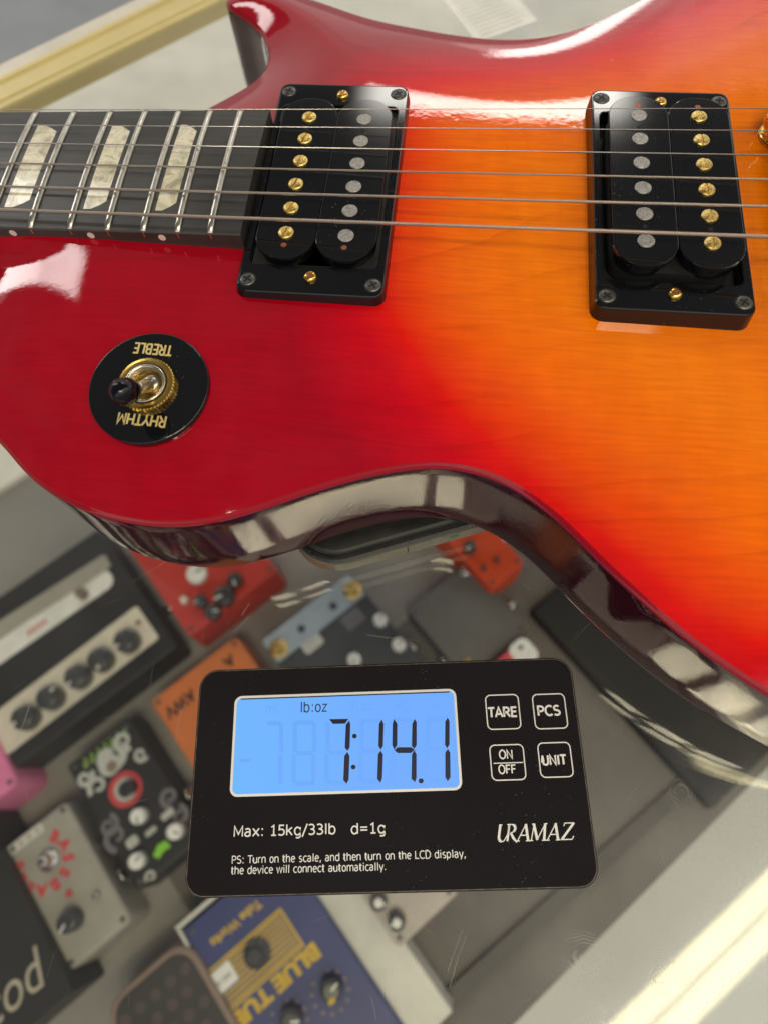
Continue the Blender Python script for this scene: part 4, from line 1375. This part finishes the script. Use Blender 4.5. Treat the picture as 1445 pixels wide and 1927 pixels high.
# maker's word in slanted serif capitals, drawn as strokes of varying width
def serif(px0, py0, px1, py1):
    x0, y0 = dl(px0, py1)
    x1, y1 = dl(px1, py0)
    b = MB(DM)
    SHR = 0.22
    sx, sy = (x1 - x0) / 5.0, (y1 - y0)

    def st(pts, ws):
        for k in range(len(pts) - 1):
            p, q_ = np.array(pts[k], float), np.array(pts[k + 1], float)
            d = q_ - p
            n = np.array([-d[1], d[0]]) / (np.linalg.norm(d) + 1e-9)
            cs = [p - n * ws[k], q_ - n * ws[k + 1], q_ + n * ws[k + 1], p + n * ws[k]]
            st.z += 0.00002
            b.poly([(x0 + (c[0] + SHR * c[1]) * sx, y0 + c[1] * sy, ZD + 0.045 + st.z) for c in cs])
    st.z = 0
    th, tn = 0.075, 0.032
    def arc(cx, cy, rx, ry, a0, a1, n=10):
        return [(cx + rx * math.cos(math.radians(a0 + (a1 - a0) * i / n)), cy + ry * math.sin(math.radians(a0 + (a1 - a0) * i / n))) for i in range(n + 1)]
    # U
    st([(0.02, 0.97), (0.22, 0.97)], [tn, tn]); st([(0.10, 0.97), (0.10, 0.28)], [th, th]); st([(0.10, 0.28)] + arc(0.33, 0.28, 0.23, 0.27, 180, 300), [th] * 8 + [tn] * 4)
    st([(0.45, 0.05), (0.62, 0.40), (0.66, 0.98)], [tn, tn, tn])
    # R
    st([(0.66, 0.98), (0.66, 0.02)], [th * .8, th * .8]); st([(0.52, 0.98)] + arc(0.80, 0.74, 0.26, 0.24, 90, -90), [tn] * 3 + [th] * 6 + [tn] * 3); st([(0.80, 0.5), (1.02, 0.18), (1.26, -0.06)], [th * .8, th, tn])
    # A M A Z
    for ox in (1.28, 3.12):
        st([(ox, 0.02), (ox + 0.42, 0.98)], [tn, tn]); st([(ox + 0.40, 0.98), (ox + 0.66, 0.02)], [th, th]); st([(ox + 0.14, 0.34), (ox + 0.58, 0.34)], [tn, tn]); st([(ox - 0.08, 0.02), (ox + 0.14, 0.02)], [tn, tn]); st([(ox + 0.52, 0.02), (ox + 0.80, 0.02)], [tn, tn])
    ox = 2.08
    st([(ox + 0.05, 0.02), (ox + 0.12, 0.98)], [tn, tn]); st([(ox + 0.10, 0.98), (ox + 0.42, 0.05)], [th, th]); st([(ox + 0.40, 0.05), (ox + 0.82, 0.98)], [tn, tn]); st([(ox + 0.80, 0.98), (ox + 0.84, 0.02)], [th, th])
    st([(ox - 0.08, 0.02), (ox + 0.16, 0.02)], [tn, tn]); st([(ox + 0.70, 0.02), (ox + 0.98, 0.02)], [tn, tn]); st([(ox + 0.0, 0.97), (ox + 0.16, 0.97)], [tn, tn]); st([(ox + 0.76, 0.97), (ox + 0.94, 0.97)], [tn, tn])
    ox = 3.98
    st([(ox + 0.08, 0.80), (ox + 0.10, 0.97), (ox + 0.70, 0.97)], [tn, tn, tn]); st([(ox + 0.68, 0.97), (ox + 0.02, 0.03)], [th, th]); st([(ox, 0.03), (ox + 0.66, 0.03), (ox + 0.74, 0.22)], [tn, tn, tn])
    return b.build('maker_lettering', M['white_print'], fp)


serif(934, 1548, 1083, 1585)

# ------------------------------------------------------------------ pedals on the shelf below the glass
PEDROT = -135.5


class Pedal:
    """a pedal lying on the shelf, its face at height zt, its own x to the right of its lettering"""
    def __init__(self, name, label, cat, px, py, w_, l_, zt, m, rot=PEDROT, r=3.0, bev=1.5, taper=1.5, group=None, anchor=(0, 0), body='body'):
        p = at(px, py, zt)
        self.M = frame(float(p[0]), float(p[1]), 0, rot) @ Matrix.Translation((-anchor[0] * w_ / 2, -anchor[1] * l_ / 2, 0))
        o = self.M @ Vector((0, 0, SH))
        self.t = thing(name, label, cat, (o.x, o.y, SH), group)
        self.zt, self.w, self.l = zt, w_, l_
        if name == 'effects_pedal':
            self.t['group'] = 'effects pedals on the shelf'
        b = MB(self.M)
        b.plate(w_, l_, r, SH + 0.2, zt, bev, taper=taper)
        self.body = b.build(body, m, self.t)
        self.k = 0
        if name == 'effects_pedal':
            for sx in (-1, 1):
                for sy in (-1, 1):
                    b = MB(self.M)
                    b.lathe([(1.9, 0.02), (1.8, 0.5), (0.9, 0.7)], sx * (w_ / 2 - 4.5), sy * (l_ / 2 - 4.5), zt, 14)
                    b.build('corner_screw', M['black_screw'], self.t)
            for sx in (-1, 1):
                b = MB(self.M @ Matrix.Translation((sx * (w_ / 2 + taper), l_ * 0.18, (SH + zt) / 2)) @ Matrix.Rotation(PI / 2 * sx, 4, 'Y'))
                b.lathe([(5.5, 0), (5.5, 2), (4, 2.2), (4, 5)], n=18)
                b.build('jack_socket', M['chrome'], self.t)

    def loc(self, px, py, z=None):
        q_ = self.M.inverted() @ Vector(at(px, py, self.zt if z is None else z))
        return q_.x, q_.y

    def dz(self):
        self.k += 1
        return self.zt + 0.03 + 0.03 * self.k

    def flat(self, poly, m, name='print', local=True):
        b = MB(self.M)
        z = self.dz()
        b.poly([(x, y, z) for x, y in poly])
        return b.build(name, m, self.t)

    def lathe(self, x, y, prof, m, name, n=28):
        b = MB(self.M)
        b.lathe(prof, x, y, self.zt, n)
        return b.build(name, m, self.t)

    def knob(self, px, py, r, h, m, name='knob', cap=None):
        x, y = self.loc(px, py, self.zt + h)
        self.lathe(x, y, [(r * 1.05, 0.1), (r * 1.0, h * 0.8), (r * 0.9, h), (r * 0.6, h + 0.3)], m, name)
        if h > 6:
            b = MB(self.M @ Matrix.Translation((x, y, self.zt + h + 0.35)) @ Matrix.Rotation(random.uniform(-2, 2), 4, 'Z'))
            b.box(-r * 0.09, r * 0.09, r * 0.1, r * 0.9, -0.3, 0.1)
            b.build(name + '_pointer', M['p_black'] if m is M['p_white'] else M['p_white'], self.t)
        if cap:
            self.lathe(x, y, [(r * 0.55, h), (r * 0.5, h + 1.2), (r * 0.3, h + 1.6)], cap, name + '_cap')

    def switch(self, px, py, m, r=5.5):
        x, y = self.loc(px, py, self.zt + 8)
        self.lathe(x, y, [(r * 1.5, 0.1), (r * 1.5, 2.2), (r * 1.1, 2.6), (r * 0.8, 6), (r * 0.85, 9.5), (r * 0.55, 11.5)], m, 'footswitch')

    def text(self, body, px, py, wd, ht, m, rot=0.0, bold=0.02, shear=0.0):
        x, y = self.loc(px, py)
        z = self.dz()
        text_poly(body, self.M @ Matrix.Translation((x, y, z)) @ Matrix.Rotation(math.radians(rot), 4, 'Z'), wd, ht, bold=bold, shear=shear, depth=0.02).build('lettering', m, self.t)


def paint(name, c, rough=0.45, **k):
    return mat(name, c, rough, vary=k.pop('vary', 0.08), vscale=40, **k)


M['p_black'] = paint('black_pedal_paint', (0.018, 0.017, 0.018))
M['p_dkgrey'] = paint('dark_grey_pedal_paint', (0.045, 0.045, 0.05))
M['p_grey'] = paint('grey_pedal_metal', (0.36, 0.335, 0.30), 0.5)
M['p_cream'] = paint('cream_panel', (0.72, 0.66, 0.56))
M['p_white'] = paint('white_plastic', (0.80, 0.79, 0.76))
M['p_red'] = paint('red_pedal_paint', (0.50, 0.045, 0.035))
M['p_orange'] = paint('orange_pedal_paint', (0.62, 0.17, 0.045))
M['p_ored'] = paint('bright_orange_red_paint', (0.72, 0.075, 0.02))
M['mat'] = paint('painted_shelf_shade', (0.15, 0.138, 0.128), 0.8)  # dark tone that puts shade into the shelf's colour
M['p_reflection'] = paint('black_reflection_stand_in', (0.008, 0.008, 0.009), 0.7)
M['p_murk'] = paint('murky_grey_paint', (0.12, 0.112, 0.104), 0.7)
M['p_slate'] = paint('slate_pedal_paint', (0.055, 0.057, 0.065))
M['p_bluegrey'] = paint('pale_blue_metal', (0.40, 0.47, 0.54), 0.35)
M['p_navy'] = paint('navy_pedal_paint', (0.035, 0.045, 0.17))
M['p_yellow'] = paint('yellow_print', (0.62, 0.40, 0.03), 0.5)
M['p_pink'] = paint('pink_pedal_paint', (0.80, 0.22, 0.42))
M['p_tan'] = paint('tan_pedal_paint', (0.46, 0.41, 0.38))
M['p_pale'] = paint('pale_grey_metal', (0.62, 0.61, 0.57), 0.4)
M['p_redprint'] = paint('red_print', (0.62, 0.06, 0.07))
M['p_green'] = paint('green_print', (0.19, 0.30, 0.06))
M['p_lime'] = paint('lime_print', (0.25, 0.62, 0.05))
M['p_art'] = paint('grey_art', (0.50, 0.50, 0.47))
M['p_art2'] = paint('dull_art', (0.17, 0.155, 0.17))
M['p_brown'] = paint('brown_rim', (0.24, 0.17, 0.14))
M['p_rubber'] = paint('dark_rubber', (0.035, 0.030, 0.030), 0.6)
M['tread'] = paint('tread_dot', (0.075, 0.055, 0.052), 0.6)
M['p_tanprint'] = paint('tan_print', (0.45, 0.40, 0.32))
M['chrome'] = mat('chrome', (0.75, 0.74, 0.70), 0.15, metal=1.0)
M['p_knob'] = mat('grey_black_knob', (0.05, 0.05, 0.055), 0.25)

# grey pedal with the round red lettering
P = Pedal('effects_pedal', 'grey effects pedal lettered BASSBALLS in a red ring', 'pedal', 126, 1663, 49, 96, PT, M['p_grey'], r=5, bev=3)
fx_, fy_ = P.loc(82, 1624)
P.switch(82, 1622, M['chrome'], 4.6)
rr_ = 17.5
for k, ch in enumerate('BASSBALLS'):
    a = math.radians(214 - k * 31)
    x, y = fx_ + rr_ * math.cos(a), fy_ + rr_ * math.sin(a)
    z = P.dz()
    text_poly(ch, P.M @ Matrix.Translation((x, y, z)) @ Matrix.Rotation(a - PI / 2, 4, 'Z'), None, 8.4, bold=0.06, depth=0.02).build('lettering', M['p_redprint'], P.t)
P.knob(123, 1738, 7.0, 12, M['p_knob'])
x, y = P.loc(183, 1685); P.lathe(x, y, [(2.6, 0.1), (2.4, 2), (1.5, 5)], M['chrome'], 'toggle')
x, y = P.loc(131, 1682); P.lathe(x, y, [(2.4, 0.1), (2.2, 1.6), (1, 2.4)], M['p_redprint'], 'indicator')
x, y = P.loc(45, 1583)
P.flat([(x + a, y + b) for a, b in rrect(30, 6.5, 1)], M['p_pale'], 'jack_plate')
for i in range(4):
    P.flat([(x - 11 + i * 6.6 + a, y + c) for a, c in circ(0, 0, 2.0, 12)], M['p_tanprint'], 'jack_mark')

# black pedal with tentacle art
P = Pedal('effects_pedal', 'black effects pedal with grey tentacle art, red ring and white knobs', 'pedal', 250, 1508, 54, 104, PT, M['p_black'], r=3, bev=1.5)
x, y = P.loc(198, 1408)
for i in range(7):
    P.flat([(x - 19 + i * 5.6 + a, y + c) for a, c in ((0, -3.5), (2, -4), (2.4, 0), (4.2, -1), (4.4, 3.5), (1.6, 4), (0.4, 1))], M['p_green'], 'title_mark')


def swirl(P, cx, cy, r0, r1, a0, turns, w0, w1, m):
    pts, n = [], 40
    for i in range(n + 1):
        t = i / n
        a = math.radians(a0) + turns * 2 * PI * t
        r = r0 + (r1 - r0) * t
        pts.append((cx + r * math.cos(a), cy + r * math.sin(a)))
    L, R2 = [], []
    for i in range(n + 1):
        p, q_ = np.array(pts[max(i - 1, 0)]), np.array(pts[min(i + 1, n)])
        d = (q_ - p) / (np.linalg.norm(q_ - p) + 1e-9)
        ww = w0 + (w1 - w0) * i / n
        L.append((pts[i][0] - d[1] * ww, pts[i][1] + d[0] * ww)); R2.append((pts[i][0] + d[1] * ww, pts[i][1] - d[0] * ww))
    b = MB(P.M)
    z = P.dz()
    b._add([(x, y, z) for x, y in L + R2], [(i, i + 1, n + 2 + i, n + 1 + i) for i in range(n)], False)
    b.build('artwork', m, P.t)


for (px, py, r0, r1, a0, tn, w0, w1, mm_) in ((232, 1395, 2, 7, 0, 1.3, 1.0, 2.4, 'p_art'), (265, 1420, 1.5, 5, 90, 1.1, .8, 1.8, 'p_art'), (205, 1425, 3, 11, 200, 0.9, 2.2, 3.2, 'p_art'), (160, 1465, 1.5, 6, 120, 1.2, 1.0, 2.2, 'p_art'), (185, 1480, 2, 7, 20, 1.0, 1.2, 2.0, 'p_art'),
                                          (320, 1500, 1.5, 7, 0, 1.2, 1, 2.0, 'p_art2'), (220, 1575, 2, 9, 60, 1.0, 1.2, 2.2, 'p_art2'), (205, 1555, 2, 7, 160, 1.2, 1, 2, 'p_art2'), (338, 1535, 2, 6, 200, 1.1, 1, 2, 'p_art2'), (285, 1650, 1, 4, 10, 1.0, .8, 1.2, 'p_art')):
    x, y = P.loc(px, py)
    swirl(P, x, y, r0, r1, a0, tn, w0, w1, M[mm_])
x, y = P.loc(206, 1440); P.flat(circ(x, y, 8), M['p_art'], 'artwork'); P.flat(circ(x - 1, y + 2, 4), M['p_brown'], 'artwork')
x, y = P.loc(237, 1486)
b = MB(P.M); z = P.dz()
b.loft([[(a, c, z) for a, c in circ(x, y, 12.5, 36)], [(a, c, z) for a, c in circ(x, y, 8.6, 36)]], top=False, bottom=False); b.build('red_ring', M['p_redprint'], P.t)
b = MB(P.M); z = P.dz()
b.loft([[(a, c, z) for a, c in circ(x, y, 8.4, 36)], [(a, c, z) for a, c in circ(x, y, 5.5, 36)]], top=False, bottom=False); b.build('pale_ring', M['p_art'], P.t)
x, y = P.loc(240, 1482, PT + 8); P.lathe(x, y, [(5, 0.1), (4.6, 8), (3.4, 9)], M['p_black'], 'footswitch')
for a, b_ in ((257, 1537), (326, 1566), (254, 1622)):
    P.knob(a, b_, 5.4, 10, M['p_white'])
x, y = P.loc(250, 1585); P.flat([(x + a, y + c) for a, c in rrect(9, 7, 2)], M['p_art'], 'artwork')
x, y = P.loc(316, 1533); P.flat([(x + a, y + c) for a, c in rrect(10, 5, 2)], M['p_art'], 'artwork')
x, y = P.loc(285, 1565); P.flat([(x + a, y + c) for a, c in rrect(9, 4, 2)], M['p_art'], 'artwork')
x, y = P.loc(303, 1600); P.flat([(x + a, y + c) for a, c in ((-6, -3), (0, -4), (6, 0), (4, 4), (-2, 2), (-7, 3))], M['p_lime'], 'emblem')
x, y = P.loc(184, 1594, PT - 12); P.lathe(x, y, [(3, -14), (3, -8)], M['chrome'], 'jack')

# big unit at the left with a cream control panel
P = Pedal('amplifier_unit', 'black amplifier unit with cream panel of five knobs and white slot', 'amplifier', 335, 1215, 260, 128, PT, M['p_black'], anchor=(-1, 1), r=4)
def strip(P, c0, c1, wid, m, name, h=0.0, r=2.5):
    a, b = np.array(P.loc(*c0)), np.array(P.loc(*c1))
    mid, d = (a + b) / 2, b - a
    L = np.linalg.norm(d)
    mb = MB(P.M @ Matrix.Translation((mid[0], mid[1], 0)) @ Matrix.Rotation(math.atan2(d[1], d[0]), 4, 'Z'))
    mb.plate(L, wid, r, P.zt - 0.5, P.zt + 0.3 + h, 0.2)
    return mb.build(name, m, P.t)
strip(P, (279, 1170), (-140, 1490), 34, M['p_cream'], 'control_panel', 0.5)
strip(P, (210, 1082), (-120, 1310), 18, M['p_white'], 'name_slot', 0.5, r=8)
strip(P, (205, 1055), (-60, 1225), 13, M['p_grey'], 'top_trim', 2)
P.k += 40
for px, py in ((233, 1204), (183, 1240), (140, 1272), (87, 1312), (40, 1350)):
    P.knob(px, py, 9.0, 13, M['p_knob'], cap=M['p_dkgrey'])
x, y = P.loc(72, 1180)
for i in range(5):
    P.flat([(x - 8 + i * 3.6 + a, y + c) for a, c in ((0, -2), (1, -2.3), (2.4, 0), (2.6, 2), (1.4, 2.3), (0.3, 0.6))], M['p_redprint'], 'name_mark')
x, y = P.loc(158, 1120); P.lathe(x, y, [(4.5, 0.5), (4, 8), (2.5, 12)], M['p_brown'], 'lever')
x, y = P.loc(262, 1172); P.lathe(x, y, [(2, 0.5), (2, 2.5)], M['p_brown'], 'screw')

# red pedal behind it
P = Pedal('effects_pedal', 'red effects pedal with black knobs partly under the guitar', 'pedal', 365, 1192, 84, 120, PT + 8, M['p_red'], anchor=(0.9, 1.0), r=3)
for px, py, r, m_ in ((420, 1120, 8, 'p_knob'), (375, 1130, 5, 'p_knob'), (440, 1090, 6, 'p_knob'), (368, 1078, 8, 'p_white'), (345, 1128, 3, 'p_cream'), (398, 1150, 6, 'p_knob')):
    P.knob(px, py, r, 8, M[m_])

# orange pedal
P = Pedal('effects_pedal', 'orange effects pedal with dark lettering beside the scale display', 'pedal', 283, 1320, 79, 118, PT, M['p_orange'], anchor=(1, -1), r=4)
P.text('AWV', 340, 1325, 26, 10, M['p_black'], rot=0, bold=0.04)
P.text('A', 432, 1245, 9, 9, M['p_black'], bold=0.04)

# slate pedal with pale blue bar
P = Pedal('effects_pedal', 'slate effects pedal with pale blue bar, two footswitches and white knobs', 'pedal', 490, 1207, 88, 112, PT, M['p_slate'], anchor=(1, -1), r=3)
b = MB(P.M)
b.plate(86, 22, 2, PT - 0.5, PT + 1.6, 0.6, 0, -P.l / 2 + 12)
b.build('footswitch_bar', M['p_bluegrey'], P.t)
P.switch(662, 1108, M['gold_worn'], 5); P.switch(522, 1218, M['gold_worn'], 5)
for px, py in ((627, 1140), (567, 1183)):
    P.knob(px, py, 3, 3, M['p_knob'], 'indicator')
for px, py in ((715, 1165), (750, 1212), (666, 1240)):
    P.knob(px, py, 5.2, 9, M['p_white'])
P.k += 5
x, y = P.loc(585, 1207); P.flat([(x + a, y + c) for a, c in rrect(17, 15, 3)], M['p_pale'], 'label_patch')
x, y = P.loc(664, 1165); P.flat([(x + a, y + c) for a, c in rrect(17, 13, 2)], M['p_art2'], 'label_patch')

# small bright pedal at the waist
P = Pedal('effects_pedal', 'small orange red effects pedal with one black knob at the guitar waist', 'pedal', 925, 1110, 36, 84, PT, M['p_ored'], anchor=(1, 1), rot=PEDROT + 0.5, r=3)
P.M = P.M
P.knob(884, 1027, 5.2, 9, M['p_knob'])
for px, py in ((910, 1068), (935, 1052)):
    P.knob(px, py, 2.2, 3, M['p_knob'], 'toggle')

# red and white one at the display's far corner
P = Pedal('effects_pedal', 'red effects pedal with white patch behind the display corner', 'pedal', 980, 1203, 40, 46, PT, M['p_redprint'], anchor=(-1, -1), r=3)
x, y = P.loc(985, 1228); P.flat([(x + a, y + c) for a, c in rrect(18, 20, 6)], M['p_white'], 'white_patch')
P = Pedal('effects_pedal', 'dark grey effects pedal between the slate pedal and the small red one', 'pedal', 880, 1165, 66, 72, PT - 14, M['p_murk'], r=3)
x, y = P.loc(880, 1243); P.lathe(x, y, [(2.5, 0.1), (2.2, 2)], M['gold_worn'], 'knob')

P = Pedal('reflection_slab', 'added black slab standing in for the guitar reflection right of the display', 'case', 1000, 1150, 260, 190, PT - 25, M['p_reflection'], anchor=(1, -1), r=3)  # black slab added in place of the guitar's dark reflection in the glass
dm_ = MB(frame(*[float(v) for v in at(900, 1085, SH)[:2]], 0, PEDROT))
dm_.box(-200, 330, -10, 250, SH + 0.02, SH + 0.15)  # thin dark sheet painting the guitar's shade onto the shelf
dmt = dm_.build('shelf_shade_sheet', M['mat'], None)  # 'mat' holds the painted shade tone, not a real mat
tag(dmt, 'dark grey sheet standing in for shade on the right part of the shelf', 'mat')  # no real mat, the sheet only stands in for the guitar's shade
# pink one at the frame's edge
P = Pedal('effects_pedal', 'pink effects pedal at the left edge of the photo', 'pedal', 34, 1474, 60, 70, PT + 6, M['p_pink'], anchor=(-1, 1), r=6, bev=3, taper=3)

# black box with tan script
P = Pedal('pedal_box', 'black box with tan script lettering left of the grey pedal', 'box', 137, 1868, 110, 150, PT + 10, M['p_black'], anchor=(1, -1), rot=45, r=1.5, bev=0.8)
P.text('ecod', 10, 1872, 58, 24, M['p_tanprint'], shear=0.35, bold=0.0, rot=0)

# rocker pedal
P = Pedal('rocker_pedal', 'dark rubber rocker pedal with brown rim beside the blue pedal', 'pedal', 278, 1822, 66, 170, PT + 4, M['p_brown'], anchor=(-0.1, -1), r=16, bev=2)
b = MB(P.M)
b.plate(58, 162, 13, PT + 3.4, PT + 4.6, 0.5)
b.build('rubber_tread', M['p_rubber'], P.t)
b = MB(P.M)
for i in range(-2, 3):
    for j in range(-6, 7):
        b.poly([(x_, y_, PT + 4.65) for x_, y_ in circ(i * 11.5 + (5.7 if j % 2 else 0), j * 11.5, 3.6, 14)])
b.build('tread_dots', M['tread'], P.t)

# blue pedal
P = Pedal('effects_pedal', 'blue effects pedal with yellow lettering BLUE TUBE and white price sticker', 'pedal', 345, 1752, 82, 178, PT, M['p_navy'], anchor=(1, -1), r=2, bev=0.8)
b = MB(P.M)
b.box(P.w / 2 + 1, P.w / 2 + 3, -P.l / 2 - 2, P.l / 2, SH + 2, PT + 1)
b.box(-P.w / 2 + 6, P.w / 2 + 3, -P.l / 2 - 5, -P.l / 2 - 2.2, SH + 2, PT + 1)
b.build('metal_chassis', M['p_pale'], P.t)
b = MB(P.M)
pc = [P.loc(*c) for c in ((528, 1708), (570, 1782), (436, 1905), (392, 1835))]
x0, x1 = min(p[0] for p in pc), max(p[0] for p in pc)
y0, y1 = min(p[1] for p in pc), max(p[1] for p in pc)
z = P.dz()
def rct(b, a0, a1, c0, c1, z):
    b.poly([(a0, c0, z), (a1, c0, z), (a1, c1, z), (a0, c1, z)])
rct(b, x0, x1, y0, y0 + 1.6, z); rct(b, x0, x1, y1 - 1.6, y1, z); rct(b, x0, x0 + 1.6, y0 + 1.7, y1 - 1.7, z); rct(b, x1 - 1.6, x1, y0 + 1.7, y1 - 1.7, z)
nst = 8
for i in range(nst):
    yy = y0 + 3.2 + (y1 - y0 - 6.4) * i / (nst - 1)
    rct(b, x0 + 2.2, x1 - 2.2, yy - 0.85, yy + 0.85, z)
b.build('striped_panel', M['p_yellow'], P.t)
P.switch(480, 1800, M['p_knob'], 6)
P.text('Tube Works', 445, 1738, 40, 6, M['p_yellow'], bold=0.03)
P.text('BLUE TUBE', 510, 1865, 76, 10.5, M['p_yellow'], bold=0.06)
for px, py in ((622, 1868), (545, 1925)):
    P.knob(px, py, 7, 11, M['p_knob'])
    x, y = P.loc(px, py)
    for i in range(11):
        a = math.radians(-60 + i * 30)
        P.flat(circ(x + 12 * math.cos(a), y + 12 * math.sin(a), 1.2, 10), M['p_brown'], 'dial_mark')
x, y = P.loc(625, 1885, PT + 11)
b = MB(P.M); b.poly([(x + a, y + c, PT + 11.6) for a, c in rrect(5, 3, 1.2)]); b.build('knob_pointer', M['p_yellow'], P.t)
x, y = P.loc(417, 1845)
P.flat([(x + a, y + c) for a, c in rrect(20, 13.5, 1)], M['p_white'], 'price_sticker')
P.text('(NO 1607)', 417, 1846, 15, 4, M['p_art2'])

# pale flat box beside it and the tan pedal beyond
P = Pedal('flat_box', 'pale grey flat box lying between the blue and the tan pedals', 'box', 851, 1905, 37, 200, PT - 8, M['p_pale'], anchor=(-1, 1), r=1, bev=0.6)
P = Pedal('effects_pedal', 'tan effects pedal with white knobs below the scale display', 'pedal', 750, 1787, 52, 100, PT, M['p_tan'], anchor=(1, 1), r=3)
for px, py in ((746, 1738), (712, 1700)):
    P.knob(px, py, 5.6, 10, M['p_knob'], cap=M['p_white'])

# price slip under the far side of the guitar
p = at(930, 30, ZG)
ps = thing('paper_slip', 'white printed paper slip on the glass beyond the guitar', 'paper', (float(p[0]), float(p[1]), ZG))
b = MB(frame(float(p[0]), float(p[1]), ZG, 30))
b.box(-18, 18, -14, 34, 0.1, 0.25)
b.build('sheet', M['p_white'], ps)
b = MB(frame(float(p[0]), float(p[1]), ZG, 30))
for i in range(12):
    b.poly([(u, v, 0.3) for u, v in ((-14, -11 + i * 3.3), (random.uniform(6, 14), -11 + i * 3.3), (13, -10 + i * 3.3), (-14, -10 + i * 3.3))])
b.build('printed_lines', M['p_art'], ps)
